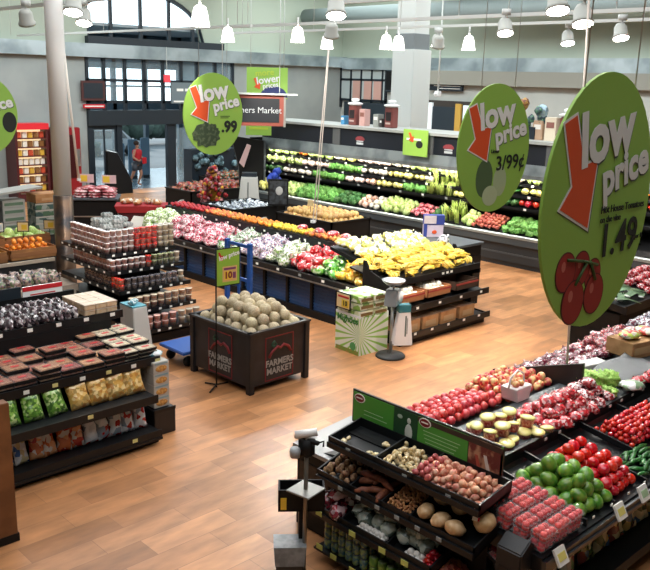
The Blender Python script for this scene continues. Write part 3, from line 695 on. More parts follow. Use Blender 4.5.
# ================================================================== main island
RAILM = M('rail_black', '111417', .4, spec=.4)
t = thing('produce_island', 'long black double-sided produce island with blue crates in its base', 'display island', (10, 9.4, 0)); LI = 7.5
MB().box(.12, 2.4, 0, LI, 0, .14).box(.3, 2.3, 0, LI, .14, .72).build('base', DARK, t)
b = MB(); b.prism([(0, .7), (2.5, .7), (2.5, .84), (1.5, 1.05), (1.5, 1.26), (1.0, 1.26), (1.0, 1.0), (0.06, .78), (.06, .84), (0, .84)], 'y', 0, LI); b.build('tray_body', RAILM, t)
MB().box(-.03, .0, 0, LI, .72, .74).build('chrome_strip', STEEL, t)
for k in range(11):
    y = .05 + k * .68
    bb = MB(); bb.box(.2, .23, y, y + .62, .1, .66)
    for q in range(9): bb.box(.185, .2, y, y + .62, .12 + q * .062, .155 + q * .062)
    bb.build('blue_crate_panel', M('crate_blue', '1f4576', .5), t)
    MB().box(.14, .2, y + .62, y + .68, 0, .7).build('base_post', DARK, t)
price_tags(t, [(0, .3 + i * .62, .79) for i in range(12)], .07, 'x', (WHTL, WHTL, M('tag_dim', '9aa0a0', .5)))
price_tags(t, [(.998, .4 + i * .42, 1.19) for i in range(17)], .06, 'x')
for y, lb in ((4.3, 'a'), (7.45, 'b')):
    MB().prism([(.45, .9), (.52, .9), (1.5, 1.3), (1.5, 1.36), (1.42, 1.36), (.45, .96)], 'y', y - .015, y + .015).build('clear_divider', M('divider_steel', 'c0c4c0', .3, .5), t)
IY = 9.4
def bedf(x0, y0, z0, x1, z1):
    """frame with u = uphill (+x), v = +y, n = up"""
    V = Vector((0, 1, 0)); U = Vector((x1 - x0, 0, z1 - z0)).normalized(); N = U.cross(V)
    mm = Matrix((U, V, N)).transposed().to_4x4(); mm.translation = (x0, y0, z0); return mm
WRAP = dict(wob=.3)
radish = [tagp(bag('produce_bag', MX('mx_radish', ['b82c48', 'e8d4d8', 'a01c38', 'f2e8ea', 'c84864', 'd0a0a8'], 42), .13, .1, .075, s), 'x', 'bag') for s in (1, 2)]
salad = tagp(bag('produce_bag', MX('mx_salad', ['a9c76a', 'eef4e0', '7fa848', 'dfe9c0', 'f6f8f0'], 40), .14, .11, .08, 3), 'x', 'bag')
veg = tagp(bag('produce_bag', MX('mx_veg', ['5c8c48', 'c8d2c0', '3c6a34', 'e2e6e0', '8c6a78'], 42), .14, .11, .085, 4), 'x', 'bag')
purp = tagp(bag('produce_bag', MX('mx_purp', ['8a5068', 'e6dede', 'b898a8', 'f4f2f2', '5a6a9a'], 44), .13, .11, .085, 5), 'x', 'bag')
gwh = tagp(bag('produce_bag', MX('mx_gwh', ['e8ece0', '8fae62', 'd8dcc8', '56763a', 'f5f5ee'], 40), .13, .11, .085, 6), 'x', 'bag')
redb = tagp(bag('produce_bag', MX('mx_redpep', ['c81420', 'd81c24', 'b00c18', 'e8c8c8', 'd02028'], 26), .13, .11, .085, 7), 'x', 'bag')
grnb = tagp(bag('produce_bag', MX('mx_grnpep', ['4c9c34', '3c8428', '78b848', 'c8dcb0'], 20), .13, .1, .08, 8), 'x', 'bag')
yelb = tagp(bag('produce_bag', MX('mx_yelpep', ['e8b828', 'f0cc40', 'd8a018', 'f4e08c', 'c87820'], 34), .13, .1, .08, 9), 'x', 'bag')
def patch(proto, y0, y1, u0, u1, label, group, layers=2, du=.21, dv=.19):
    f = bedf(10.1, y0, .84, 11.0, 1.02); f = f @ Matrix.Translation((u0, 0, 0))
    pile(proto, f, u1 - u0, y1 - y0, du, dv, layers, .1, .15, 'z', .1, label, group, h0=.06)
patch(salad, 15.7, 16.8, .0, .88, 'clear bag of pale green salad at the far left end of the island', 'green salad bags on the island', 3)
patch(radish[0], 14.6, 15.7, .0, .88, 'bag of red radishes just right of the green salad bags', 'far radish bags on the island', 3)
patch(radish[1], 13.75, 14.6, .0, .88, 'bag of red radishes left of the slanted divider on the island', 'near radish bags on the island', 2)
patch(veg, 12.9, 13.6, .0, .88, 'bag of mixed green vegetables just right of the slanted divider', 'green vegetable bags right of the divider')
patch(purp, 12.1, 12.9, .0, .88, 'purple and white bag of produce between green bags and white-green bags', 'purple and white bags on the island')
patch(gwh, 11.4, 12.1, .0, .88, 'white and green bag left of the red pepper bags', 'white and green bags on the island')
patch(redb, 10.55, 11.4, .0, .45, 'bag of bright red peppers at the front of the island', 'front red pepper bags')
patch(redb, 10.75, 11.5, .45, .88, 'bag of bright red peppers at the back of the island slope', 'rear red pepper bags')
patch(grnb, 10.1, 10.7, .0, .88, 'bag of green peppers between the red and yellow bags', 'green pepper bags on the island')
patch(yelb, 9.45, 10.15, .0, .9, 'bag of yellow peppers at the right end of the island', 'yellow pepper bags on the island', 3)
# fruit on the ridge
def small_fruit(nm, col, r=.042, **k): return tagp(fruit(nm, M('skin_' + col, col, .45, var=.12, **k), r, .95, .1, 12), 'x', 'fruit')
lemon, orange, peach, applr = small_fruit('lemon', 'e8c83a'), small_fruit('orange', 'e88a2a'), small_fruit('peach', 'd8643a', noise_=.5, col2='e8a850'), small_fruit('red_apple', 'b0202c')
pwrap = tagp(MB().ell((0, 0, .03), (.12, .1, .06), 14, 8, .15, 2).build('wrapped_fruit_tray', MX('mx_wrapped', ['c82838', 'f0e6e4', 'd86070', 'b81c2c'], 30)), 'x', 'tray')
for (y0, y1, pr, lb, gp) in ((15.4, 16.8, applr, 'red fruit on the far end of the island ridge', 'red fruit on the ridge'), (14.2, 15.4, peach, 'orange-red peach in the row on the island ridge', 'peaches on the ridge'), (13.1, 14.2, orange, 'orange on the island ridge left of the yellow lemons', 'oranges on the ridge'),
                             (12.0, 13.1, lemon, 'yellow lemon on the island ridge', 'lemons on the ridge'), (10.9, 12.0, peach, 'peach between the red wrapped trays on the ridge', 'near peaches on the ridge')):
    pile(pr, bedf(11.03, y0, 1.265, 12.0, 1.265), .42, y1 - y0, .1, .1, 1, .06, .12, 'any', .1, lb, gp, h0=.045, cat='fruit')
for i, y in enumerate((12.25, 11.75, 11.35, 11.0)): put(pwrap, (11.25, y, 1.34), (0, 0, i * 1.3), 1, 'pink and red wrapped fruit tray lying on the peaches of the ridge', 'wrapped trays on the ridge')

# ================================================================== banana end rack
t = thing('banana_rack', 'black three-tier banana rack at the near end of the island', 'rack', (10.05, 8.42, 0)); XL = 2.45
b = MB(); b.box(.03, XL - .03, .1, 1.5, 0, .12); b.box(.05, XL - .05, .75, .8, .1, 1.2); b.build('base', DARK, t)
for (y0, z0, d, zz, nm) in ((0, .12, .75, .17, 'bottom_shelf'), (.06, .56, .65, .66, 'middle_shelf'), (.3, .98, 1.0, 1.14, 'top_tray')):
    b = MB(); b.prism([(y0, z0), (y0 + d, z0 + (zz - z0)), (y0 + d, zz + .03), (y0 + .03, z0 + .03), (y0 + .02, z0 + .11), (y0, z0 + .11)], 'x', 0, XL); b.build(nm, RAILM, t)
MB().prism([(1.3, 1.12), (2.1, 1.3), (2.1, 1.36), (1.3, 1.2)], 'x', .3, XL).build('upper_tray', RAILM, t)
for x in (-.02, XL): MB().prism([(.1, .1), (.96, .1), (.96, 1.34), (.9, 1.34), (.8, 1.18), (.55, 1.1), (.3, .98), (.3, .9), (.45, .85), (.45, .2), (.1, .18)], 'x', x, x + .03).build('end_panel', DARK, t)
price_tags(t, [(.3 + i * .45, -.0, .2) for i in range(5)], .06); price_tags(t, [(1.35 + i * .12, .3, 1.04) for i in range(3)], .06); price_tags(t, [(.4 + i * .6, .06, .62) for i in range(4)], .06)
def banana_bunch():
    t = thing('banana_bunch', 'x', 'bananas'); b = MB()
    for k in range(5):
        a = (k - 2) * .3
        pts = []
        for i in range(7):
            s_ = i / 6; ang = -.2 + s_ * 1.5
            pts.append((sin(a) * .03 + cos(a * .3) * .02 * (k - 2) * s_ * 1.8, .19 * sin(ang) - .06, .045 + .07 * cos(ang) * (1 - .2 * abs(k - 2)) + .012 * k - .05))
        b.tube(pts, [.008, .015, .019, .02, .019, .014, .006], 7)
    b.build('fruit', M('banana_yellow', 'e6bc38', .45, var=.14, noise_=.5, col2='f0d878', nscale=12), t)
    MB().tube([(0, -.1, .075), (0, -.05, .07)], .014, 6).build('crown', M('banana_crown', '5c5a22', .7), t)
    return t
bb_ = banana_bunch()
fr = frame((10.12, 8.78, 1.04), (1, 0, 0), (0, 1, .16))
pile(bb_, fr, 2.3, .92, .17, .17, 2, .08, .25, 0, .15, 'yellow banana bunch heaped on the main tray of the banana rack', 'bananas on the main tray', h0=.04, tilt=1.5)
bg2 = tagp(bag('banana_bag', MX('mx_banbag', ['e6d878', 'f4f2e6', 'd8cc60', 'fafaf6', '9aa848'], 16), .15, .11, .07, 12), 'x', 'bag')
pile(bg2, frame((10.4, 9.75, 1.24), (1, 0, 0), (0, 1, .22)), 2.05, .7, .26, .23, 1, .1, .15, 'z', .1, 'clear bag of bananas on the upper shelf behind the main banana tray', 'bagged bananas on the upper shelf', h0=.06)
crt = None
KRAFT = M('kraft_carton', 'a9774a', .8, noise_=.4, col2='b98a5c', nscale=5)
basketm = M('peach_basket', 'b5774c', .7)
for i, (x, lb) in enumerate(((10.42, 'tan basket of pale onions at the left of the middle shelf of the banana rack'), (11.15, 'tan basket of garlic in the centre of the middle shelf of the banana rack'), (11.95, 'dark carton at the right of the middle shelf of the banana rack'))):
    c = thing('produce_basket', lb, 'basket', (x, 8.82, .70)); b = MB(); tray_well(b, -.32, .32, -.24, .26, 0, .16, .015); b.build('basket_body', basketm if i < 2 else M('dark_carton', '4a3426', .8), c)
    MB().box(-.325, .325, -.25, -.24, .1, .13).build('red_trim', M('basket_red', '9c3a30', .7), c)
onion = tagp(fruit('white_onion', M('onion_white', 'ece4d2', .4, var=.06), .068, .95, -.1), 'x', 'onion')
pile(onion, frame((10.14, 8.62, .72), (1, 0, 0), (0, 1, 0)), .56, .42, .13, .13, 2, .08, .1, 'any', .12, 'pale round onion in the left basket under the bananas', 'onions in the left basket', h0=.07)
pile(onion, frame((10.87, 8.62, .72), (1, 0, 0), (0, 1, 0)), .56, .42, .11, .11, 2, .07, .1, 'any', .12, 'white bulb in the centre basket under the bananas', 'bulbs in the centre basket', h0=.06)
ctn = thing('sealed_carton', 'x', 'carton'); MB().box(-.19, .19, -.22, .24, 0, .23).build('carton_body', KRAFT, ctn, bevel=.006); MB().box(-.19, .19, -.221, .24, .232, .26).build('clear_lid', CLEAR, ctn); MB().box(-.12, .12, -.226, -.22, .05, .15).build('faded_print', M('carton_faint', 'c09a70', .8), ctn)
for i, (x, lb) in enumerate(((10.4, 'kraft carton at the left end of the bottom banana rack shelf'), (10.9, 'kraft carton second from the left on the bottom banana rack shelf'), (11.4, 'kraft carton third from the left on the bottom banana rack shelf'), (11.95, 'kraft carton at the right end of the bottom banana rack shelf'))):
    put(ctn, (x, 8.76, .18), (0, 0, 0), (1.15, 1, .95), lb)
# ledge cabinet right behind banana rack
t = thing('black_counter', 'black counter with grey top at the right end behind the banana rack', 'counter', (12.52, 9.3, 0))
MB().box(0, .95, .1, 1.3, 0, 1.22).build('body', DARK, t); MB().box(-.35, .98, .05, 1.35, 1.22, 1.27).build('grey_top', GREYT, t, bevel=.006); MB().box(0, .95, .09, .1, .2, 1.0).build('front_panel', RAILM, t)
t = thing('sample_box', 'blue and white patterned box sign standing on the black counter behind the bananas', 'box', (13.1, 10.35, 1.27), rad(-42))
MB().box(-.2, .2, -.08, .08, 0, .24).build('lower_box', M('box_lilac', 'd6c8d8', .6), t); MB().box(-.2, .22, -.07, .08, .25, .44).build('upper_box', M('box_blue', '3a4a9c', .6), t)
MB().box(-.2, .05, -.085, -.07, .27, .43).box(.0, .0, 0, 0, 0, 0).build('pale_panel', M('box_pale', 'e2d4d6', .6), t); MB().box(-.2, -.13, -.09, -.08, 0, .26).build('blue_edge', M('box_blue', '3a4a9c', .6), t); MB().ell((.02, -.085, .1), (.05, .01, .04)).build('printed_sun', ORG, t)
wb_ = tagp(bag('white_net_bag', MX('mx_white', ['e8e8ea', '34343c', 'f4f4f6', 'c8c8d0'], 16), .14, .1, .12, 21), 'black and white bag hanging at the right end behind the bananas', 'bag'); wb_.location = (12.42, 9.55, 1.36)

# ================================================================== kiwi box + scale
t = thing('kiwi_display_box', 'white and green cardboard display box lettered in green beside the island', 'box', (9.2, 8.62, 0), rad(-3))
def SB(name):
    mt = bpy.data.materials.new(name); mt.use_nodes = True; n = mt.node_tree.nodes; l = mt.node_tree.links; bs = n['Principled BSDF']
    tc = n.new('ShaderNodeTexCoord'); sx = n.new('ShaderNodeSeparateXYZ'); l.new(tc.outputs['Object'], sx.inputs[0])
    ad = n.new('ShaderNodeMath'); ad.operation = 'SUBTRACT'; l.new(sx.outputs[0], ad.inputs[0]); l.new(sx.outputs[1], ad.inputs[1])
    a2 = n.new('ShaderNodeMath'); a2.operation = 'SUBTRACT'; a2.inputs[1].default_value = .0; l.new(ad.outputs[0], a2.inputs[0])
    zz = n.new('ShaderNodeMath'); zz.operation = 'SUBTRACT'; zz.inputs[1].default_value = .33; l.new(sx.outputs[2], zz.inputs[0])
    at = n.new('ShaderNodeMath'); at.operation = 'ARCTAN2'; l.new(zz.outputs[0], at.inputs[0]); l.new(a2.outputs[0], at.inputs[1])
    mu = n.new('ShaderNodeMath'); mu.operation = 'MULTIPLY'; mu.inputs[1].default_value = 26; l.new(at.outputs[0], mu.inputs[0])
    si = n.new('ShaderNodeMath'); si.operation = 'SINE'; l.new(mu.outputs[0], si.inputs[0])
    cr = n.new('ShaderNodeValToRGB'); cr.color_ramp.elements[0].position = .35; cr.color_ramp.elements[1].position = .6
    cr.color_ramp.elements[0].color = (*hexc('e9efe0'), 1); cr.color_ramp.elements[1].color = (*hexc('93c653'), 1)
    l.new(si.outputs[0], cr.inputs[0]); l.new(cr.outputs[0], bs.inputs['Base Color']); bs.inputs['Roughness'].default_value = .6
    return mt
sun_m = SB('sunburst_print')
f1 = MB().box(-.0, .64, -.0, .58, .0, .62); f1.build('lower_carton', sun_m, t)
f2 = MB().box(.0, .02, .0, .58, .62, .66); f2.box(.62, .64, 0, .58, .62, .66); f2.build('lip', WHITE, t)
text('Mighties', .15, t, (-.006, .29, .56), FX, M('kiwi_green', '2e7a34', .6), bold=.004)
MB().prism([(.15 + .07 * cos(a * .5236), .13 + .07 * sin(a * .5236)) for a in range(12)], 'x', -.006, 0).build('round_badge', M('badge_green', '4e9a58', .6), t)
MB().box(-.004, .0, .02, .56, .0, .07).build('grass_print', M('grass_print', '7a9a3a', .8, noise_=.8, col2='a88a4a', nscale=40), t)
for i, z in enumerate((.62, .74, .86)):
    for k, (x0, x1) in enumerate(((.01, .31), (.33, .63))):
        c = thing('kiwi_tray_carton', ('left' if k == 0 else 'right') + ' kiwi carton, ' + ('lowest', 'middle', 'topmost')[i] + ' of the layers stacked on the white and green display box', 'carton', (9.2, 8.62, z), rad(-3))
        MB().box(x0, x1, .02, .56, .005, .11).build('carton_body', MX('mx_kiwic', ['e8ecd8', '8cb450', 'dfe6c8', '6f8f4a', 'c8d0a8'], 9, .6, 0), c, bevel=.004)
        MB().box(x0 + .02, x1 - .02, .015, .02, .03, .08).build('window_patch', M('kiwi_brown', '7a6238', .7), c)
t = thing('kiwi_price_card', 'black framed price card hung on the kiwi cartons', 'sign', (9.18, 8.98, .72), rad(-3))
MB().box(-.012, 0, -.17, .17, 0, .27).build('frame', DARK, t); MB().box(-.016, -.012, -.15, .15, .02, .25).build('card', M('card_cream', 'e6cf9a', .6), t); MB().box(-.02, -.016, -.14, .03, .04, .16).build('price_patch', YEL, t); MB().box(-.02, -.016, -.14, .12, .19, .22).build('red_line', RED, t); text('10', .11, t, (-.022, -.05, .1), FX, INK, bold=.004, name='price_lettering')
t = thing('produce_scale', 'metal hanging-style produce scale on a pedestal with round black base', 'scale', (9.6, 8.3, 0), rad(20))
MB().lathe([(.24, 0), (.24, .02), (.22, .04), (.05, .055), (0, .055)], 36).build('base', M('scale_base', '1f2124', .5), t); MB().tube([(0, 0, .05), (0, 0, .9)], .028, 12).build('pole', STEEL, t)
MB().prism([(-.15, .86), (.15, .86), (.1, 1.12), (-.08, 1.12)], 'y', -.1, .1).build('housing', M('scale_grey', '8d9194', .35, .5), t, bevel=.01)
MB().lathe([(0, 0), (.09, 0), (.09, .02), (0, .02)], 24).build('dial', WHITE, t).matrix_local = Matrix.Translation((.05, -.1, 1.0)) @ Matrix.Rotation(pi / 2, 4, 'X')
MB().tube([(0, 0, 1.1), (0, 0, 1.2)], .02).lathe([(.04, 1.18), (.12, 1.2), (.18, 1.25), (.19, 1.27), (.17, 1.26), (.1, 1.22), (0, 1.21)], 28, cap=False).build('weighing_dish', STEEL, t)
t = thing('bag_holder_roll', 'white printed plastic bags hanging from the scale pedestal', 'bags', (9.72, 8.2, 0), rad(-25))
b = MB(); 
for k in range(5): b.prism([(-.16 - .02 * (k % 2), .22 + .02 * k), (.17 + .01 * k, .2), (.1, .82), (-.08, .82)], 'y', -.09 + k * .022, -.08 + k * .022)
b.build('bags', M('bag_white', 'e8e6e6', .5), t); MB().box(-.09, .11, -.1, .03, .76, .88).build('teal_header', M('teal', '2d6f78', .5), t)
MB().box(.02, .045, -.096, -.09, .36, .7).box(.055, .065, -.096, -.09, .4, .66).build('printed_line', GREYP, t)

# ================================================================== mango bin + lobby-side bins
def blackbin(name, lb, x0, x1, y0, y1, h, rim=True):
    t = thing(name, lb, 'bin', (x0, y0, 0)); b = MB(); X = x1 - x0; Y = y1 - y0
    b.box(0, X, 0, .04, .05, h).box(0, X, Y - .04, Y, .05, h).box(0, .04, 0, Y, .05, h).box(X - .04, X, 0, Y, .05, h).box(.02, X - .02, .02, Y - .02, h - .16, h - .13); b.build('bin_body', DARK, t)
    MB().box(-.02, X + .02, -.02, .04, h - .03, h + .01).box(-.02, .04, -.02, Y + .02, h - .03, h + .01).box(X - .04, X + .02, -.02, Y + .02, h - .03, h + .01).box(-.02, X + .02, Y - .04, Y + .02, h - .03, h + .01).build('rim', RAILM, t)
    MB().box(.05, X - .05, .02, Y - .02, 0, .06).build('plinth', DARK, t)
    return t
blackbin('mango_bin', 'black bin of golden melons between the island ridge and the wall case', 14.2, 15.6, 14.4, 16.5, .86)
gm = tagp(fruit('golden_melon', M('golden_melon_skin', 'c89a5a', .6, var=.15, noise_=.5, col2='d8b67a', nscale=20), .085, 1, .04), 'x', 'melon')
pile(gm, frame((14.27, 14.47, .73), (1, 0, 0), (0, 1, 0)), 1.26, 1.95, .18, .18, 2, .12, .12, 'any', .12, 'golden melon in the black bin before the wall case', 'golden melons in the black bin', h0=.09)
t = thing('melon_bin_tag', 'small tag on a thin stem in the golden melon bin', 'sign', (14.4, 15.4, .8)); MB().tube([(0, 0, 0), (0, 0, .5)], .008).build('stem', DARK, t); MB().box(-.01, .01, -.1, .1, .34, .5).build('card', M('card_cream', 'e6cf9a', .6), t)
blackbin('floral_bin', 'black bin with a framed poster stand beyond the island', 13.4, 15.2, 17.3, 18.8, .88)
clr = tagp(bag('clear_bag', MX('mx_clear', ['b8c4d0', '6a7480', 'dfe6ea', '3a4450'], 20), .12, .1, .07, 31), 'x', 'bag')
pile(clr, frame((13.45, 17.35, .76), (1, 0, 0), (0, 1, 0)), 1.7, 1.4, .26, .24, 1, .1, .15, 'z', .1, 'grey clear bag in the black bin beyond the island', 'clear bags in the black bin', h0=.06)
t = thing('framed_poster', 'black framed black and white poster standing before the wall case end', 'poster', (14.85, 17.2, 0), rad(-40))
MB().box(-.28, .28, -.02, .02, .88, 1.62).build('frame', DARK, t); MB().box(-.24, .24, -.03, -.02, .93, 1.57).build('print', M('poster_dark', '3c4248', .5, noise_=.6, col2='14171a', nscale=9), t); MB().ell((.03, -.03, 1.3), (.1, .006, .12)).build('pale_figure', M('poster_pale', 'b8bcbc', .5), t); MB().box(-.02, .02, 0, .04, 0, .9).box(-.2, .2, -.15, .15, 0, .03).build('stand', DARK, t)
t = thing('white_wrapped_pyramid', 'white wrapped pyramid of cartons beyond the black bin', 'display', (15.5, 19.3, 0), rad(-40))  # wrapped pyramid of cartons
MB().prism([(-.38, 0), (.38, 0), (.26, 1.45), (-.22, 1.45)], 'y', -.25, .25).build('wrap', M('wrap_white', 'b4b8b6', .6), t, bevel=.03); MB().box(-.2, .24, -.18, .18, 1.45, 1.56).build('dark_cap', NAVY, t); MB().box(-.03, .0, -.27, -.25, .4, 1.3).build('seam', GREYT, t)
t = thing('red_floral_rack', 'tall rack of red and yellow potted flowers behind the green broccoli oval', 'flowers', (14.4, 19.6, 0), rad(-40))
MB().box(-.3, .3, -.2, .2, 0, .7).build('stand', NAVY, t)
random.seed(9)
for nm, c in (('red_blooms', 'b8202c'), ('pink_blooms', 'd89aa0'), ('yellow_blooms', 'd8a030')):
    b = MB()
    for i in range(46):
        h_ = random.uniform(.72, 1.75); b.ell((random.uniform(-.42, .42) * (1.9 - h_), random.uniform(-.22, .22), h_), (.06, .06, .065), 7, 5, .5, i)
    b.tube([(0, 0, .7), (0, 0, 1.7)], .12, 8)
    b.build(nm, M(nm, c, .7, noise_=.5, col2='5a2024', nscale=9), t)
t = thing('dark_curtain_stand', 'tall dark slanted display board right of the red flowers', 'display', (17.0, 20.9, 0), rad(-30))
MB().prism([(-.45, 0), (.35, 0), (.28, 2.35), (-.75, 2.5), (-.5, 1.5)], 'y', -.1, .12).build('board', DARK, t); MB().prism([(-.35, 1.5), (-.12, 2.2), (-.25, 2.25), (-.5, 1.65)], 'y', -.14, -.1).build('white_red_card', M('card_pink', 'd8b8b8', .6), t); MB().box(.3, .36, -.12, .14, 0, 2.35).build('grey_edge', GREYT, t)
t = thing('blue_flower_bunch', 'bright blue flower bunch at the left end of the wall case', 'flowers', (16.4, 19.2, 0)); b = MB()
for i in range(9): b.ell((random.uniform(-.16, .16), random.uniform(-.16, .16), 1.42 + random.uniform(-.16, .16)), (.11, .11, .11), 8, 6, .5, i)
b.build('blooms', M('blue_bloom', '1c3a9c', .6), t); MB().lathe([(.12, 0), (.16, .5), (.14, .55)], 12).tube([(0, 0, .5), (0, 0, 1.4)], .03).build('vase', NAVY, t)
# long dark tables near the entrance
for (x0, x1, y0, y1, h, lb, cols) in ((14.6, 17.2, 21.0, 22.4, .85, 'dark table of red and orange produce near the entrance', ('a82428', '8a4a3a')), (17.6, 19.6, 23.6, 24.8, .8, 'far dark table behind the red produce table', ('5a6a5a', '7a4a3a'))):
    blackbin('produce_table', lb, x0, x1, y0, y1, h)
    p = tagp(bag('produce_bag', MX('mx_' + cols[0], [cols[0], cols[1], 'b86a3a', '7a2a2c', '3f5a3c'], 18), .15, .12, .09, 33), 'x', 'bag')
    pile(p, frame((x0 + .06, y0 + .06, h - .13), (1, 0, 0), (0, 1, 0)), x1 - x0 - .12, y1 - y0 - .12, .27, .25, 2, .12, .15, 'z', .1, 'red and orange produce bag on the ' + lb, 'bags on the ' + lb, h0=.08)
t = thing('upright_flower_case', 'dark case with blurred shelves behind the lowest part of the broccoli oval', 'case', (18.6, 25.0, 0), rad(-5))
MB().box(-1.1, 1.1, 0, .6, 0, 1.7).build('case_body', NAVY, t); b = MB()
for i in range(26): b.ell((random.uniform(-1, 1), -.05, random.uniform(.75, 2.0)), (.13, .1, .13), 8, 6, .4, i)
b.build('foliage', M('blur_foliage', '3a5258', .8, noise_=.9, col2='7a98a4', nscale=8), t)

# ================================================================== wall case
CY0, CY1 = 4.0, 21.0
t = thing('refrigerated_wall_case', 'long multi-deck refrigerated produce wall case with dark fascia', 'refrigerated case', (16.9, CY0, 0)); LC = CY1 - CY0
CASE = M('case_charcoal', '262d31', .4)
MB().prism([(.05, 0), (1.6, 0), (1.6, .6), (.0, .6), (0, .12), (.05, .12)], 'y', 0, LC).build('lower_body', CASE, t)
MB().prism([(-.06, .56), (0, .56), (0, .72), (-.06, .72)], 'y', 0, LC).prism([(-.012, .3), (0, .3), (0, .34), (-.012, .34)], 'y', 0, LC).build('front_panel', M('case_panel', '4a5358', .35, .3), t)
MB().prism([(-.08, .72), (.05, .72), (.05, .79), (-.04, .8), (-.08, .78)], 'y', 0, LC).build('bumper_rail', M('bumper_silver', 'a9b4b4', .3, .6), t)
MB().prism([(.05, .6), (1.1, .6), (1.1, 1.15), (.75, 1.02), (.05, .76)], 'y', 0, LC).build('deck', DARK, t)
MB().box(1.1, 1.2, 0, LC, .6, 2.6).build('back_panel', M('case_back', '14181b', .5), t)
for x0, z, nm in ((.42, 1.38, 'shelf'), (.56, 1.66, 'shelf'), (.68, 1.93, 'shelf')):
    MB().prism([(x0, z - .05), (x0 + .02, z - .05), (1.1, z + .03), (1.1, z + .05), (x0 + .02, z), (x0, z + .02)], 'y', 0, LC).build(nm, RAILM, t)
    price_tags(t, [(x0, .5 + i * .8, z - .01) for i in range(21)], .08, 'x', (WHTL, M('tag_dim', '9aa0a0', .5)))
for y in (0, LC): MB().box(0, 1.3, y - .04, y, .0, 2.45).build('end_panel', DARK, t)
MB().prism([(.45, 2.2), (1.3, 2.2), (1.3, 2.45), (.5, 2.45)], 'y', 0, LC).build('canopy', M('canopy_silver', '9aa3a5', .35, .6, noise_=.5, col2='6d7679', nscale=1.5), t)
MB().box(.52, 1.6, 0, LC, 2.45, 2.95).build('fascia', M('fascia_navy', '121a24', .5), t)
for y in (2.4, 6.2, 9.9, 13.4): MB().box(.49, .52, y, y + .3, 2.45, 2.95).build('fascia_joint', M('fascia_grey', '585c5e', .5), t)
MB().box(.42, 1.9, -.1, LC + .1, 2.95, 3.02).build('top_ledge', M('ledge_pale', '9ca19e', .5), t)
lt = M('case_lamp', 'fff6e6', .4, emit=55)
MB().box(.5, .54, .1, LC - .1, 2.16, 2.18).build('case_lamp', lt, t); MB().box(.44, .46, 0, LC, 2.1, 2.2).build('lamp_lip', M('canopy_silver', '7d8688', .35, .6), t)
for y in (3.0, 5.4, 9.4, 12.6):
    bb = MB().prism([(y + .18 * cos(a * .5236), 2.66 + .1 * max(-.2, sin(a * .5236))) for a in range(12)], 'x', .505, .52); bb.build('red_emblem', M('emblem_red', '8a3a40', .6), t); MB().box(.505, .52, y - .13, y + .13, 2.52, 2.58).box(.505, .52, y - .13, y + .13, 2.6, 2.63).build('faded_lettering', M('faded_white', 'b4bcc0', .6), t)
# produce kinds (small)
def P_(name, mat, r, cat='vegetable', wob=.25, n=9, m=6, fr=8): return tagp(MB().ell((0, 0, 0), r, n, m, wob, len(name), fr).build(name, mat), 'x', cat)
K = {}
K['lett'] = P_('lettuce_head', M('lettuce', 'aac860', .6, var=.15, noise_=.6, col2='d2e2a0', nscale=30), (.1, .1, .1), wob=.5)
K['white'] = P_('mushroom_pack', M('pack_white', 'e9e4d8', .5, var=.06, noise_=.5, col2='cfc4b0', nscale=30), (.095, .09, .075))
K['pink'] = P_('pink_pack', M('pack_pink', 'e2bdb0', .5, var=.1, noise_=.5, col2='f0e4dc', nscale=30), (.095, .09, .075))
K['yg'] = P_('yellow_squash', M('squash', 'd5d068', .5, var=.12, noise_=.5, col2='eae2a0', nscale=20), (.095, .08, .08), wob=.2)
K['orange'] = P_('orange_pepper', M('orange_pep', 'e0752c', .4, var=.1), (.08, .08, .075))
K['green'] = P_('leafy_green', M('leafy', '4d8a38', .7, var=.2, noise_=.7, col2='7fb45a', nscale=34), (.115, .115, .1), wob=.8, n=12, m=8)
K['dark'] = P_('dark_green', M('darkleaf', '2f5a2c', .7, var=.25, noise_=.6, col2='4c7c3e', nscale=34), (.1, .1, .08), wob=.6)
K['red'] = P_('red_pepper', M('red_pep', 'c81e22', .35, var=.12, coat=.4), (.08, .08, .075))
K['rad'] = P_('radish_bunch', M('radish_red', 'c83048', .45, var=.15, noise_=.4, col2='e4a4a8', nscale=30), (.07, .07, .05), wob=.5)
K['carrot'] = P_('carrot_bag', M('carrot_pack', 'd89a72', .5, var=.15, noise_=.6, col2='ece0d6', nscale=30), (.095, .095, .08), wob=.5)
K['gb'] = P_('green_bean_heap', M('gbeans', '4f8a34', .6, var=.15, noise_=.7, col2='86b45c', nscale=44), (.11, .11, .06), wob=.9, n=12, m=8)
K['potato'] = P_('red_potato', M('red_potato', 'b8604e', .6, var=.15), (.06, .05, .045), wob=.2)
K['cuc'] = P_('cucumber', M('cucumber', '2f6a30', .4, var=.15), (.04, .13, .035), wob=.1)
cel = thing('celery_stalks', 'x', 'vegetable'); b = MB()
for k in range(5): b.tube([(random.uniform(-.03, .03), (k - 2) * .022, -.1), (random.uniform(-.03, .05), (k - 2) * .03, .12), (random.uniform(-.03, .08), (k - 2) * .045, .24)], [.016, .014, .006], 6)
b.build('stalks', M('celery', 'b8cc6a', .5, var=.1), cel); K['cel'] = cel
DESC = {'lett': 'pale green lettuce head', 'white': 'white mushroom pack', 'pink': 'pinkish white pack', 'yg': 'yellow squash', 'orange': 'orange pepper', 'green': 'leafy green bunch', 'dark': 'dark green leafy bunch', 'red': 'red pepper', 'rad': 'red radish bunch', 'carrot': 'orange and white carrot bag', 'gb': 'heap of green beans', 'potato': 'red potato', 'cuc': 'dark green cucumber', 'cel': 'tall upright celery bunch'}
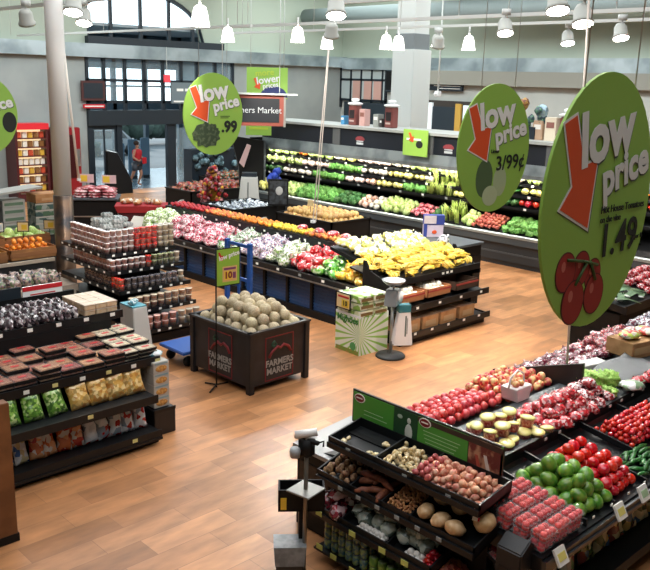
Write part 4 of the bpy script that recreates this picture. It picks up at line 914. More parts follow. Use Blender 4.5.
ROWS = {
 'top shelf': (.70, 1.955, .36, 1, [(19.6, 20.9, 'lett'), (19.1, 19.6, 'orange'), (18.0, 19.1, 'lett'), (17.6, 18.0, 'white'), (17.0, 17.6, 'yg'), (15.6, 17.0, 'pink'), (14.9, 15.6, 'white'), (13.9, 14.9, 'lett'), (13.3, 13.9, 'white'), (12.4, 13.3, 'pink'), (11.2, 12.4, 'white'), (10.7, 11.2, 'lett'), (9.6, 10.7, 'red'), (8.6, 9.6, 'lett'), (7.6, 8.6, 'orange')]),
 'second shelf': (.58, 1.685, .4, 1, [(19.2, 20.9, 'lett'), (17.9, 19.2, 'pink'), (16.6, 17.9, 'green'), (15.6, 16.6, 'white'), (14.3, 15.6, 'yg'), (13.9, 14.3, 'white'), (13.1, 13.9, 'cel'), (12.3, 13.1, 'white'), (11.2, 12.3, 'cuc'), (10.6, 11.2, 'yg'), (9.6, 10.6, 'red'), (8.6, 9.6, 'yg'), (7.6, 8.6, 'red')]),
 'third shelf': (.44, 1.405, .44, 1, [(20.0, 20.9, 'dark'), (18.6, 20.0, 'white'), (17.2, 18.6, 'green'), (16.4, 17.2, 'pink'), (15.9, 16.4, 'carrot'), (14.9, 15.9, 'yg'), (14.1, 14.9, 'green'), (13.2, 14.1, 'cel'), (12.4, 13.2, 'yg'), (11.2, 12.4, 'dark'), (10.4, 11.2, 'red'), (9.4, 10.4, 'lett'), (8.4, 9.4, 'green')]),
}
for rn, (x0, z, dp, ly, segs) in ROWS.items():
    for y0, y1, k in segs:
        if k == 'cel': pile(K[k], bedf(16.9 + x0 + .05, y0, z, 17.9, z + .03), .3, y1 - y0, .14, .15, 1, .1, .1, 'z', .1, '%s on the %s of the wall case' % (DESC[k], rn), '%s, %s of the wall case' % (DESC[k], rn), h0=.1, tilt=.1)
        else: pile(K[k], bedf(16.9 + x0 + .03, y0, z, 17.9, z + .03), .4, y1 - y0, .19, .175, 1, .08, .15, 'z', .15, '%s on the %s of the wall case' % (DESC[k], rn), '%s, %s of the wall case' % (DESC[k], rn), h0=.085)
for y0, y1, k in [(19.6, 20.9, 'yg'), (18.9, 19.6, 'lett'), (17.2, 18.9, 'green'), (16.3, 17.2, 'dark'), (15.8, 16.3, 'carrot'), (15.4, 15.8, 'white'), (14.3, 15.4, 'lett'), (13.6, 14.3, 'rad'), (13.2, 13.6, 'dark'), (12.6, 13.2, 'cel'), (12.2, 12.6, 'lett'), (11.4, 12.2, 'potato'), (9.4, 11.3, 'gb'), (8.0, 9.4, 'dark')]:
    pile(K[k], bedf(17.0, y0, .8, 17.65, 1.06), .62, y1 - y0, .18 if k != 'potato' else .12, .17 if k != 'potato' else .11, 2, .07, .14, 'z', .12, '%s on the bottom deck of the wall case' % DESC[k], '%s, bottom deck of the wall case' % DESC[k], h0=.06 if k != 'cel' else .12)
# things standing on the case top
def dispenser(y, lb):
    t = thing('coffee_dispenser', lb, 'dispenser', (18.0, y, 3.02))
    MB().box(-.13, .13, -.15, .15, 0, .58).build('body', M('dispenser_maroon', '7a4440', .5), t, bevel=.02); MB().box(-.14, -.13, -.1, .1, .2, .44).build('dark_panel', M('disp_dark', '2a2224', .4), t)
    MB().box(-.15, -.14, -.09, .09, .1, .15).build('label_strip', M('disp_pale', 'c0a8a0', .5), t)
    MB().lathe([(.16, 0), (.23, .03), (.23, .06), (.1, .09)], 20, (0, 0, .58)).build('lid', WHITE, t); MB().lathe([(.05, .09), (.12, .13), (.12, .18), (.05, .2)], 14, (0, 0, .58)).build('knob', WHITE, t)
dispenser(17.4, 'maroon dispenser with white lid on the case top, left of two near the column'); dispenser(15.95, 'maroon dispenser with white lid on the case top, right of two near the column'); dispenser(10.35, 'maroon dispenser with white lid between the lime oval and the tomato oval')
for (y, w_, h_, c, lb) in ((17.0, .22, .48, 'c29a94', 'tall pinkish box between the two dispensers on the case top'), (16.45, .2, .36, '8f938e', 'small grey box left of the right dispenser on the case top'), (17.8, .14, .25, '4a90c0', 'small bright blue box at the left of the case top'), (16.25, .1, .24, '3a3434', 'small dark box close to the right dispenser on the case top'),
                           (10.75, .3, .55, 'd8cdb8', 'cream gift carton beside the right dispenser on the case top'), (11.1, .26, .46, 'b89a80', 'tan gift carton left of the cream one on the case top'), (11.45, .26, .3, 'dfe3e4', 'white patterned box at the right edge of the lime oval')):
    t = thing('shelf_box', lb, 'box', (18.0, y, 3.02)); MB().box(-.12, .12, -w_ / 2, w_ / 2, 0, h_).build('carton', M('bx' + c, c, .6), t, bevel=.006); MB().box(-.125, -.12, -w_ * .35, w_ * .35, h_ * .55, h_ * .8).build('label_patch', M('patch_' + c[:2], 'e2e0da' if c[0] in '348b' else '8a5a50', .6), t)
t = thing('gift_bouquet', 'wrapped bouquet with foil balloon at the right edge of the lime oval', 'flowers', (17.95, 11.3, 3.02)); b = MB()
for i in range(8): b.ell((random.uniform(-.1, .1), random.uniform(-.3, .25), random.uniform(.3, .7)), (.09, .1, .1), 9, 6, .5, i)
b.build('wrapping', M('navy_foil', '28384e', .3, noise_=.6, col2='5a8a6a', nscale=14), t); MB().ell((0, -.25, .68), (.08, .17, .17), 16, 10).build('balloon', M('foil_balloon', '8fa8b4', .2, .5), t); MB().ell((0, .28, .85), (.1, .13, .14), 12, 8, .4).build('gold_bloom', M('gold_bloom', 'b08a48', .5, noise_=.7, col2='6a2428', nscale=20), t)
MB().box(-.1, .1, -.15, .15, 0, .3).build('vase', NAVY, t)

# ================================================================== near left gondola
GX0, GX1 = 1.9, 5.02
t = thing('snack_gondola', 'near black four-level shelving of packaged food at the left', 'shelving', (GX0, 7.9, 0)); GL = GX1 - GX0
MB().box(0, GL, .06, 2.1, 0, .1).box(0, GL, .62, .66, .1, .6).box(0, GL, 1.1, 1.15, .6, 1.3).box(0, GL, 2.05, 2.1, .1, 1.5).box(GL - .02, GL, .5, 2.1, .1, .62).box(GL - .02, GL + .12, .95, 2.1, .62, .97).build('base', DARK, t)
for (y0, y1, z, x1, nm) in ((0, .64, .13, GL, 'bottom_shelf'), (.0, 1.1, .58, GL - .04, 'second_shelf'), (.32, 1.3, .93, GL + .2, 'tray_shelf'), (1.13, 2.05, 1.34, GL + .18, 'top_shelf')):
    b = MB(); b.box(0, x1, y0, y1, z, z + .03).box(0, x1, y0 - .02, y0, z - .04, z + .06); b.build(nm, RAILM, t)
price_tags(t, [(1.35 + i * .36, 1.11, 1.36) for i in range(6)], .065); price_tags(t, [(1.3 + i * .33, .3, .94) for i in range(7)], .065, 'y', (M('tag_cream', 'd8cf8a', .6), WHTL)); price_tags(t, [(2.2, -.02, .6), (2.75, -.02, .15)], .065, 'y', (M('tag_cream', 'd8cf8a', .6),))
for lv in (.03, .07): pass
MB().box(0, GL, -.035, -.02, .07, .1).build('bottom_trim', RAILM, t)
# bottom: crisp bags
chip = [tagp(standbag('snack_bag', MX('mx_chip' + str(i), c, 17, .25, .6), .19, .33, .1, i), 'x', 'bag') for i, c in enumerate((['d8dce0', 'b0281e', 'e8e8ec', '8a98a8'], ['c86a3a', 'e0a070', 'b03020', 'd8d0c8'], ['3a62a8', 'e4e6ea', 'c8b890', 'd0d4da']))]
CH = [(2, 'silver and blue'), (2, 'silver and blue'), (2, 'blue and white'), (1, 'orange and red'), (1, 'orange and red'), (1, 'orange and red'), (1, 'orange and red'), (0, 'silver and red'), (0, 'silver and red'), (0, 'silver and red'), (0, 'silver and red'), (0, 'silver and red')]
names = ['silver snack bag at the far left of the bottom shelf', 'blue and silver snack bag second from left on the bottom shelf', 'blue and tan snack bag left of the orange bags on the bottom shelf', 'orange snack bag, leftmost of four on the bottom shelf', 'orange snack bag, second of four on the bottom shelf', 'orange snack bag, third of four on the bottom shelf', 'orange and white snack bag, rightmost of four on the bottom shelf',
         'silver snack bag just right of the orange bags', 'silver and red snack bag second right of the orange bags', 'silver and red snack bag third from the right end of the bottom shelf', 'silver and red snack bag second from the right end of the bottom shelf', 'silver and red snack bag at the right end of the bottom shelf']
xs = [3.1, 3.26, 3.43, 3.6, 3.76, 3.92, 4.08, 4.26, 4.42, 4.57, 4.73, 4.9]
for i, (k, d) in enumerate(CH): put(chip[k], (xs[i] - .02, 8.13, .165), (-.32, random.uniform(-.08, .08), random.uniform(-.2, .2)), (.9, 1, random.uniform(.88, 1)), names[i])
gb = [tagp(standbag('salad_bag', MX('mx_sal', ['5f8f34', '86b04c', '4a7428', 'b8cc88', '3e6426'], 34), .24, .33, .13, 5), 'x', 'bag'), tagp(standbag('chip_bag', MX('mx_tort', ['c89a4c', 'd8b068', 'b07a38', 'e0c48a', 'a88a50'], 26), .26, .33, .12, 8), 'x', 'bag')]
nm2 = ['green salad bag at the left edge of the view on the second shelf', 'second green salad bag on the second shelf', 'third green salad bag from the left on the second shelf', 'green salad bag next to the tan bags on the second shelf', 'round tan bag, leftmost of the tan bags on the second shelf', 'second tan bag on the second shelf', 'third tan bag on the second shelf', 'tan bag at the right end of the second shelf']
for i, x in enumerate((3.05, 3.33, 3.6, 3.88, 4.16, 4.4, 4.63, 4.86)): put(gb[0 if i < 4 else 1], (x - .02, 8.14, .615), (-.42, random.uniform(-.1, .1), random.uniform(-.15, .15)), (1, 1, .92), nm2[i])
# tray shelf
def foodtray(lab, mat, w_=.262, d=.2, h=.055, film=True):
    t = thing('food_tray', lab, 'tray')
    MB().prism([(-w_ / 2 + .015, 0), (w_ / 2 - .015, 0), (w_ / 2, h * .7), (-w_ / 2, h * .7)], 'y', -d / 2, d / 2).build('tray_base', DARK, t)
    MB().box(-w_ / 2 + .008, w_ / 2 - .008, -d / 2 + .008, d / 2 - .008, h * .5, h * .92).build('contents', mat, t, bevel=.008)
    if film: MB().box(-w_ / 2, w_ / 2, -d / 2, d / 2, h * .72, h).build('film', CLEAR, t, bevel=.006)
    MB().box(-.045, .045, -.02, .02, h + .0005, h + .003).build('red_label', RED, t)
    return t
tr = [foodtray('x', M('tray_red', '7e3426', .5, var=.2, noise_=.7, col2='a8684a', nscale=26)), foodtray('x', M('tray_tan', '966240', .5, var=.2, noise_=.7, col2='b88a60', nscale=26)), foodtray('x', M('tray_pale', 'c0b090', .6, var=.1, noise_=.7, col2='e0d4bc', nscale=30), .24, .16, .045)]
for r in range(5):
    for c in range(7):
        x = 3.02 + c * .27 + r * .0; y = 8.34 + r * .205
        n_ = (2 if (c + r) % 3 else 3) + (r > 1) + (r > 3)
        if x > 4.72: continue
        for k in range(n_):
            put(tr[(c + r) % 2], (x + random.uniform(-.01, .01), y, .962 + k * .058), (0, 0, random.uniform(-.05, .05)), 1, 'dark plastic tray of sliced food in the stacks on the tray shelf', 'red and tan food trays on the tray shelf')
for r in range(5):
    for c in range(2):
        for k in range(4 - (r < 1) * 1 + (r > 2)):
            put(tr[2], (4.85 + c * .25 + 0, 8.34 + r * .17, .962 + k * .047), (0, 0, random.uniform(-.05, .05)), 1, 'pale tray in the tall stacks at the right end of the tray shelf', 'pale trays at the right end of the tray shelf')
# top shelf
dk = tagp(bag('shrink_pack', MX('mx_shrink', ['3a3238', 'd8d4d6', '5a4a50', '8a7a80', '2a2428'], 26, .15, 1), .052, .12, .085, 14, .35, False), 'x', 'pack')
for r in range(3):
    for c in range(16):
        put(dk, (3.08 + c * .1, 9.15 + r * .22, 1.44 + .01 * r), (random.uniform(-.2, .2), 0, random.uniform(-.2, .2)), (1, 1, random.uniform(.85, 1.1)), 'dark shrink-wrapped pack with white glints on the top shelf', 'shrink-wrapped packs on the top shelf')
tc = thing('biscuit_tub', 'x', 'tub'); MB().box(-.085, .085, -.085, .085, 0, .07).build('tub_body', M('tub_tan', 'd8b48c', .5, noise_=.6, col2='dcc4a4', nscale=20), tc, bevel=.01); MB().box(-.088, .088, -.088, .088, .07, .082).build('lid', M('tub_lid', 'ead8c4', .3, coat=.6), tc, bevel=.004)
for r in range(4):
    for c in range(3):
        for k in range(2): put(tc, (4.78 + c * .152, 9.14 + r * .152, 1.375 + k * .074), (0, 0, random.uniform(-.04, .04)), .84, 'tan clear-lidded tub in the block at the right end of the top shelf', 'tan tubs at the right end of the top shelf')
t = thing('shelf_header_sign', 'sign strip with a red topped white card along the back of the top shelf', 'sign', (3.2, 9.96, 1.37))
MB().box(0, 1.1, 0, .02, .1, .27).build('dark_panel', NAVY, t); MB().box(-.3, .5, -.005, .0, .09, .27).build('pale_panel', M('pale_green_card', 'a9b8a8', .6), t); MB().box(1.12, 1.66, -.005, .02, .06, .26).build('white_card', WHITE, t); MB().box(1.12, 1.66, -.008, -.005, .2, .26).build('red_band', RED, t); MB().box(1.22, 1.56, -.008, -.005, .14, .155).box(1.28, 1.5, -.008, -.005, .11, .12).build('red_lines', RED, t)
# end plinth & cartons
t = thing('end_plinth', 'black plinth at the right end of the near left shelving', 'plinth', (5.06, 8.1, 0)); MB().box(0, .3, 0, 1.6, 0, .33).build('body', M('plinth_black', '1d1b1d', .5), t, bevel=.006); MB().box(-.003, .303, -.003, .01, .3, .34).build('top_edge', RAILM, t)
bxp = thing('patterned_carton', 'x', 'carton'); MB().box(-.11, .11, -.15, .15, 0, .145).build('carton_body', M('carton_pale', 'b9b6ae', .6), bxp, bevel=.004)
MB().ell((0, -.151, .06), (.085, .004, .042), 14, 6).build('printed_picture', M('pie_print', 'b07838', .6, noise_=.6, col2='d8a860', nscale=30), bxp); MB().box(-.09, .09, -.153, -.15, .115, .135).build('printed_band', M('carton_blue_print', '8aa4ae', .6), bxp)
for k in range(4): put(bxp, (5.2, 8.3, .342 + k * .147), (0, 0, 0), 1, 'pale picture carton stacked on the black plinth, %s' % ('lowest of four', 'second from the bottom', 'third from the bottom', 'topmost of four')[k])
tb = tagp(bag('teal_pack', MX('mx_teal', ['6aa0ac', 'c8dce0', '3a7a8a', 'e0e8ea'], 18), .1, .09, .05, 17, .3, False), 'x', 'bag')
for i, (x, y, z) in enumerate(((5.2, 8.3, .97), (5.18, 8.55, .97), (5.2, 8.8, .97))): put(tb, (x, y, z + .02), (0, 0, i), 1, ('teal and white pack on top of the four picture cartons', 'teal pack behind the one on the picture cartons', 'rearmost teal pack behind the picture cartons')[i])
for k in range(4): put(bxp, (5.2, 8.7, .342 + k * .147), (0, 0, 0), 1, 'pale carton in the rear stack on the black plinth, %s' % ('lowest', 'second up', 'third up', 'topmost')[k])
t = thing('white_floor_display', 'white tapered cardboard floor display between the near shelving and the cup shelving', 'display', (5.8, 9.75, 0))
MB().prism([(-.1, .0), (.26, .0), (.1, 1.2), (-.12, 1.2)], 'y', -.18, .18).build('board', M('board_white', 'd4d6d4', .6), t, bevel=.01); MB().box(-.12, .1, -.17, .17, 1.2, 1.215).build('teal_top', M('teal_top', '5aa0b0', .5), t)
for (dx, dy, lb) in ((-.06, -.06, 'small teal pack at the left on the white floor display'), (.02, .02, 'small teal pack at the right on the white floor display')): put(tb, (5.8 + dx, 9.75 + dy, 1.25), (0, 0, dx * 9), .6, lb)
t = thing('wooden_corner_post', 'brown wooden post at the lower left edge of the view', 'post', (2.74, 7.02, 0)); MB().box(-.09, .09, -.06, .06, 0, 1.39).build('post', M('post_wood', '6e4526', .5, noise_=.6, col2='8a5a34', nscale=3), t, bevel=.006); MB().box(-.1, .1, -.07, .07, 0, .08).build('foot', DARK, t)

# ================================================================== cup shelving
t = thing('cup_gondola', 'black five-tier shelving filled with plastic tubs of cut fruit', 'shelving', (6.78, 11.1, 0))
TI = [(.22, .1, 1.15), (.5, .38, 1.25), (.78, .68, 1.35), (1.06, .95, 1.4), (1.33, 1.12, 1.35)]
MB().box(.1, 1.25, .15, 2.6, 0, .14).box(.35, 1.15, 1.3, 2.5, .14, 1.3).build('base', DARK, t)
for z, y0, xr in TI: MB().box(-.02, xr + .02, y0, 2.7, z, z + .025).box(-.02, xr + .02, y0 - .015, y0, z - .03, z + .04).box(-.035, -.02, y0, 2.7, z - .03, z + .04).build('shelf', RAILM, t)
for z, y0, xr in TI:
    price_tags(t, [(.12 + i * .21, y0 - .015, z + .005) for i in range(6)], .05)
    price_tags(t, [(-.035, y0 + .2 + i * .26, z + .005) for i in range(6)], .05, 'x')
def cup(col, lidc, r=.052, h=.085, sq=False):
    t = thing('fruit_tub', 'x', 'tub')
    MB().lathe([(r * .78, 0), (r * .96, h * .92), (r, h)], 14).build('tub_body', M('tub' + col, col, .35, var=.2, noise_=.6, col2='b8a8a0', nscale=40, coat=.3), t)
    MB().lathe([(r * 1.04, h), (r * 1.04, h + .008), (r * .9, h + .012)], 14).build('lid', M('lid' + lidc, lidc, .2, coat=.6), t)
    return t
CU = {'pink': cup('b87a72', 'eee8e6'), 'red': cup('d8281c', 'e04030'), 'grn': cup('5c6a34', 'a8b088'), 'dk': cup('3a3440', '6a6870'), 'tan': cup('a87048', 'd8c8b0'), 'sal': cup('c06a5a', 'd8b0a8'), 'pale': cup('b8a888', 'cfc8b8')}
def cups(kind, xs_, ys, z, n, label, group, sc=1):
    for x in xs_:
        for y in ys:
            for k in range(n): put(CU[kind], (6.78 + x + random.uniform(-.004, .004), 11.1 + y, z + .027 + k * .0985 * sc), (0, 0, random.random() * 3), sc, label, group)
A5 = lambda a, n, s=.115: [a + i * s for i in range(n)]
z = 1.33
cups('pink', A5(.05, 5), [1.19], z, 4, 'pinkish tub in the front row of the top tier', 'pinkish tubs, top tier front')
cups('pink', [.05], A5(1.31, 10), z, 4, 'pinkish tub along the left side of the top tier', 'pinkish tubs, top tier left side')
cups('red', A5(.63, 4), [1.19], z, 4, 'bright red tub on the top tier', 'bright red tubs on the top tier')
cups('red', A5(.63, 4), [1.31], z, 3, 'bright red tub in the second row of the top tier', 'bright red tubs, second row of the top tier')
cups('pale', A5(1.09, 3), [1.19, 1.31], z, 4, 'pale green and cream tub at the right end of the top tier', 'pale tubs on the top tier')
cups('pink', A5(.17, 4), A5(1.31, 3), z, 3, 'tub behind the front row of the top tier', 'tubs inside the top tier')
z = 1.06
cups('pink', A5(.05, 6), [1.02], z, 2, 'pinkish tub in the front row of the second tier', 'pinkish tubs, second tier front')
cups('pink', [.05], A5(1.14, 11), z, 2, 'pinkish tub along the left side of the second tier', 'pinkish tubs, second tier left side')
cups('red', A5(.74, 1), [1.02], z, 2, 'red tub on the second tier', 'red tubs on the second tier'); cups('grn', A5(.855, 4), [1.02], z, 2, 'green and yellow tub on the second tier', 'green tubs on the second tier'); cups('pale', [1.32], [1.02], z, 2, 'pale tub at the right end of the second tier', 'pale tubs, second tier')
z = .78
cups('dk', A5(.17, 9), [.75], z, 2, 'dark tub in the front row of the third tier', 'dark tubs, third tier front'); cups('red', [.05], A5(.75, 3), z, 2, 'red tub at the corner of the third tier', 'red corner tubs, third tier'); cups('dk', [.05], A5(1.1, 8), z, 2, 'dark tub along the left side of the third tier', 'dark tubs, third tier left side'); cups('pale', [1.22], [.75], z, 2, 'cream tub at the right end of the third tier', 'cream tubs, third tier')
z = .5
cups('tan', A5(.06, 9, .14), [.46], z, 2, 'orange-brown tub on the fourth tier', 'orange-brown tubs, fourth tier', 1.12); z = .22
cups('sal', A5(.06, 5, .15), [.18], z, 2, 'salmon pink tub on the lowest tier', 'salmon tubs, lowest tier', 1.15); cups('pale', A5(.84, 3, .15), [.18], z, 2, 'cream tub at the right of the lowest tier', 'cream tubs, lowest tier', 1.15)
clam = tagp(MB().box(-.09, .09, -.07, .07, 0, .07).build('clear_carton', M('grey_clear', '8f9694', .2, var=.15, noise_=.6, col2='c8ccca', nscale=30, coat=.6), bevel=.015), 'x', 'carton')
for r in range(5):
    for c in range(5):
        for k in range(1 + (c + r) % 2 + (r > 1)): put(clam, (7.1 + c * .2, 12.75 + r * .17, 1.37 + .33 * (c < 3 and r < 3) + k * .072), (0, 0, random.uniform(-.15, .15)), 1, 'clear grey carton heaped on top of the tub shelving', 'clear cartons on top of the tub shelving')
t = thing('white_price_card', 'white tilted card standing among the clear cartons on the tub shelving', 'card', (7.75, 12.9, 1.62), rad(-30)); MB().prism([(-.14, 0), (.12, .03), (.16, .2), (-.02, .22)], 'y', -.004, .004).build('card', WHTL, t); MB().box(-.01, .01, 0, .012, -.1, .1).build('stem', DARK, t)

# ================================================================== fruit stand far left
t = thing('fruit_stand', 'tan and black fruit stand behind the near shelving at the left edge', 'stand', (3.0, 13.3, 0))
MB().box(0, 3.75, .1, 2.9, 0, .6).box(3.4, 5.1, 2.9, 3.6, 0, 1.0).build('base', M('stand_dark', '1f2225', .5), t); MB().box(-.05, 3.8, 0, .9, .6, .65).build('front_shelf', M('shelf_tan', 'a89a8a', .6), t); MB().box(-.05, 3.8, -.02, .0, .48, .66).build('front_board', M('board_cream', '9d958a', .6), t); MB().box(0, 3.75, .9, 2.9, .6, .95).build('rear_step', M('stand_dark', '1f2225', .5), t); MB().box(-.02, 3.8, .86, .9, .92, .98).build('step_edge', M('shelf_tan', 'a89a8a', .6), t)
mb_ = tagp(bag('net_bag', MX('mx_net', ['8a7068', 'b8a8a4', '6a7a5a', '4a4a58', 'a89088'], 26), .13, .11, .1, 41), 'x', 'bag')
pile(mb_, frame((3.9, 13.38, .65), (1, 0, 0), (0, 1, 0)), 2.7, .75, .24, .24, 1, .1, .1, 'z', .1, 'brownish clear bag on the lower shelf of the fruit stand', 'clear bags on the fruit stand', h0=.1)
WC = M('crate_wood', 'a4713f', .7, noise_=.5, col2='8a5c34', nscale=4)
for i, (x, y, lb, fk) in enumerate(((4.6, 14.6, 'wooden crate of oranges at the left edge of the fruit stand', 'o'), (5.55, 14.6, 'wooden crate of yellow fruit in the middle of the fruit stand', 'l'), (6.5, 14.65, 'brown wooden crate of oranges at the right end of the fruit stand', 'o'), (4.8, 15.25, 'rear crate of oranges behind the front crates', 'o'), (5.8, 15.25, 'rear crate of yellow fruit behind the front crates', 'l'), (6.7, 15.3, 'rear crate of greens near the round column', 'g'))):
    c = crate_open(lb, (x, y, .955 + .12 * (y > 14.9)), .88, .56, .2, WC)
    pr = {'o': orange, 'l': lemon, 'g': K['lett']}[fk]
    nm = {'o': 'orange', 'l': 'yellow fruit', 'g': 'round pale green vegetable'}[fk]
    pile(pr, frame((x - .42, y - .26, .97 + .12 * (y > 14.9) + .06), (1, 0, 0), (0, 1, 0)), .84, .52, .12 if fk != 'g' else .19, .12 if fk != 'g' else .19, 3 if fk != 'g' else 2, .09, .1, 'any', .12, nm + ' in the ' + lb, nm + 's in the ' + lb, h0=.05, cat='fruit' if fk != 'g' else 'vegetable')
greyc = thing('grey_carton', 'x', 'carton'); MB().box(-.24, .24, -.2, .2, 0, .15).build('carton_body', M('carton_grey', 'a9aaa4', .7), greyc, bevel=.005); MB().box(-.2, .2, -.204, -.2, .04, .1).build('printed_panel', M('carton_print_green', '5f7a64', .7), greyc)
grnc = thing('green_print_carton', 'x', 'carton'); MB().box(-.33, .33, -.22, .22, 0, .13).build('carton_body', MX('mx_gcart', ['7a8a7c', '4a6a50', '9aa49c', '3c5a56'], 9, .7, 0), grnc, bevel=.005); MB().box(-.33, .33, -.224, -.22, .1, .13).build('top_edge', M('carton_pale', 'b9b6ae', .6), grnc)
for k in range(5): put(greyc, (7.0, 16.5, 1.0 + k * .155), (0, 0, .05), 1, 'pale grey carton in the stack behind the fruit crates, ' + ('lowest', 'second up', 'third up', 'fourth up', 'topmost')[k])
for k in range(5): put(grnc, (7.75, 16.4, 1.0 + k * .135), (0, 0, -.05), 1, 'green printed carton in the stack left of the round column, ' + ('lowest', 'second up', 'third up', 'fourth up', 'fifth up')[k])
t = thing('tan_carton_lid', 'tan carton on top of the green printed cartons left of the column', 'carton', (7.75, 16.4, 1.68)); MB().box(-.33, .33, -.22, .22, 0, .18).build('carton_body', KRAFT, t, bevel=.005); MB().box(-.2, .2, -.224, -.22, .05, .1).build('faded_print', M('carton_faint', 'c09a70', .8), t)
t = thing('grey_tray_lid', 'grey cardboard sheet lying over the stacked cartons at the left', 'board', (7.1, 16.45, 1.95), rad(8)); MB().prism([(-.7, -.06), (.5, .02), (.5, .06), (-.7, -.02)], 'y', -.25, .25).build('board', M('carton_grey', 'a9aaa4', .7), t); MB().box(-.7, -.66, -.25, .25, -.06, .04).build('fold', M('carton_grey', 'a9aaa4', .7), t)
blackbin('dark_crate_stack', 'dark bin left of the grey carton stack', 5.0, 6.6, 16.1, 17.0, 1.75)
for i, (x, y, z, c, lb) in enumerate(((5.4, 14.95, 1.42, 'y', 'leftmost black framed price card on the fruit stand'), (5.85, 15.0, 1.42, 'w', 'narrow white price card second from left on the fruit stand'), (6.12, 15.0, 1.4, 'w', 'wide white price card in the middle of the fruit stand'), (6.6, 15.0, 1.36, 'y', 'large yellow price card right of the white one'), (7.15, 15.05, 1.34, 'y', 'yellow price card next to the round column'))):
    t = thing('price_card', lb, 'sign', (x, y, z), rad(-35)); t.scale = (.72, .8, .8); MB().box(-.15, .15, -.01, .01, 0, .24).build('frame', DARK, t); MB().box(-.13, .13, -.015, -.01, .02, .22).build('card', WHTL if c == 'w' else M('card_cream', 'e6cf9a', .6), t); MB().box(-.04, .1, -.018, -.015, .05, .17).build('price_patch', YEL if c == 'y' else M('pale_blue_card', 'c8d8e0', .6), t); MB().tube([(0, 0, .0), (0, 0, -.25)], .008).build('stem', DARK, t)

# ================================================================== meat table and red baskets
t = thing('pack_table', 'black round-edged table with flat red meat packs behind the tub shelving', 'table', (11.5, 21.2, 0), rad(-35)); MB().box(-.62, .62, -.5, .5, 0, .88).build('body', DARK, t, bevel=.04); MB().box(-.66, .66, -.54, .54, .88, .93).build('top', M('table_grey', '50565c', .4), t, bevel=.02); MB().box(-.63, .63, -.52, -.5, .42, .45).build('steel_strip', STEEL, t)
mp_ = tagp(MB().ell((0, 0, .03), (.19, .15, .045), 16, 8, .15, 3).build('red_flat_pack', MX('mx_meat', ['b04850', 'd88a90', '98303c', 'e8c8c8'], 14)), 'x', 'pack')
for k in range(4):
    for i in range(3 - (k == 3)):
        for j in range(3 - (k > 2)):
            v = Euler((0, 0, rad(-35))).to_matrix() @ Vector((-.38 + i * .38 + (k == 3) * .19, -.3 + j * .3 + (k > 2) * .1, 0)); put(mp_, (11.5 + v.x, 21.2 + v.y, .935 + k * .075), (0, 0, rad(-35) + random.uniform(-.2, .2)), 1, 'flat red wrapped pack stacked on the round-edged black table', 'red packs on the black table')
for (x, y, z, lb) in ((11.45, 21.6, 1.28, 'higher price card above the flat red packs'), (12.1, 21.5, 1.22, 'lower price card above the flat red packs')):
    t = thing('price_card', lb, 'sign', (x, y, z), rad(-40)); MB().box(-.2, .2, -.01, .01, 0, .24).build('card', M('card_pink', 'd8b8b8', .6), t); MB().box(-.17, .02, -.015, -.01, .03, .21).build('price_patch', YEL, t); MB().tube([(0, 0, 0), (0, 0, -.15)], .01).build('stem', DARK, t)
t = thing('red_basket_table', 'dark red basket table with wrapped loaves in front of the entrance', 'table', (12.0, 19.6, 0), rad(-35)); MB().box(-.6, .6, -.35, .35, 0, .68).build('body', M('dark_red_cloth', '4a1218', .8), t, bevel=.02); MB().prism([(-.62, .68), (.62, .68), (.7, .86), (-.7, .86)], 'y', -.38, .38).build('basket', M('basket_bright_red', '9a1a22', .6), t)
lf = tagp(bag('wrapped_loaf', MX('mx_loaf', ['c8905a', 'e8dcc8', 'b87848', 'd8a878'], 14), .2, .1, .08, 51), 'x', 'loaf')
for i, (a, bq) in enumerate(((-.4, .1), (-.1, -.1), (.15, .15), (.4, -.05))):
    v = Euler((0, 0, rad(-35))).to_matrix() @ Vector((a, bq, 0)); put(lf, (12 + v.x, 19.6 + v.y, .93), (0, 0, i * .6), 1, ('tan wrapped loaf at the left of the red basket', 'tan wrapped loaf second in the red basket', 'tan wrapped loaf third in the red basket', 'tan wrapped loaf at the right of the red basket')[i])

# ================================================================== right-hand double table
t = thing('tomato_table', 'long black double-sided produce table with grey centre deck at the right', 'display table', (5.35, 2.77, 0)); TL = 7.2
MB().box(.05, TL, .25, 2.2, 0, .7).build('base', DARK, t)
MB().prism([(0, .72), (.95, .84), (1.62, .84), (2.42, .72), (2.42, .86), (2.39, .86), (1.6, 1.04), (.95, 1.04), (.9, .96), (.03, .86), (0, .86)], 'x', -.3, TL).build('tray_body', RAILM, t)
MB().box(.0, TL, .98, 1.62, 1.04, 1.075).build('grey_deck', GREYT, t)
MB().box(-.3, TL, -.035, .0, .74, .84).build('front_rail', M('front_rail', '1a1e22', .3, coat=.5), t); MB().box(-.15, TL, -.05, -.035, .78, .795).build('rail_strip', M('rail_strip', '4a4f54', .3, .4), t)
MB().box(-.1, TL, -.02, .7, .2, .23).box(-.1, TL, -.04, -.02, .18, .28).build('lower_shelf', RAILM, t)
for x in (.38, .84, 1.44, 1.85, 2.6, 3.5, 4.4): MB().prism([(.02, .86), (.94, 1.0), (.94, 1.06), (.02, .92)], 'x', x, x + .02).build('divider', RAILM, t)
MB().box(-.15, TL, .92, .96, 1.0, 1.1).build('centre_rail', RAILM, t)
price_tags(t, [(1.2 + i * .25, .915, 1.07) for i in range(12)], .04); price_tags(t, [(.45 + i * .3, -.0, .93) for i in range(9)], .03)
MB().prism([(1.35, 1.0), (1.7, .84), (2.5, .8), (2.5, 1.0), (1.35, 1.38)], 'x', 2.62, 2.66).build('end_divider', M('divider_dark', '1b1719', .5), t)
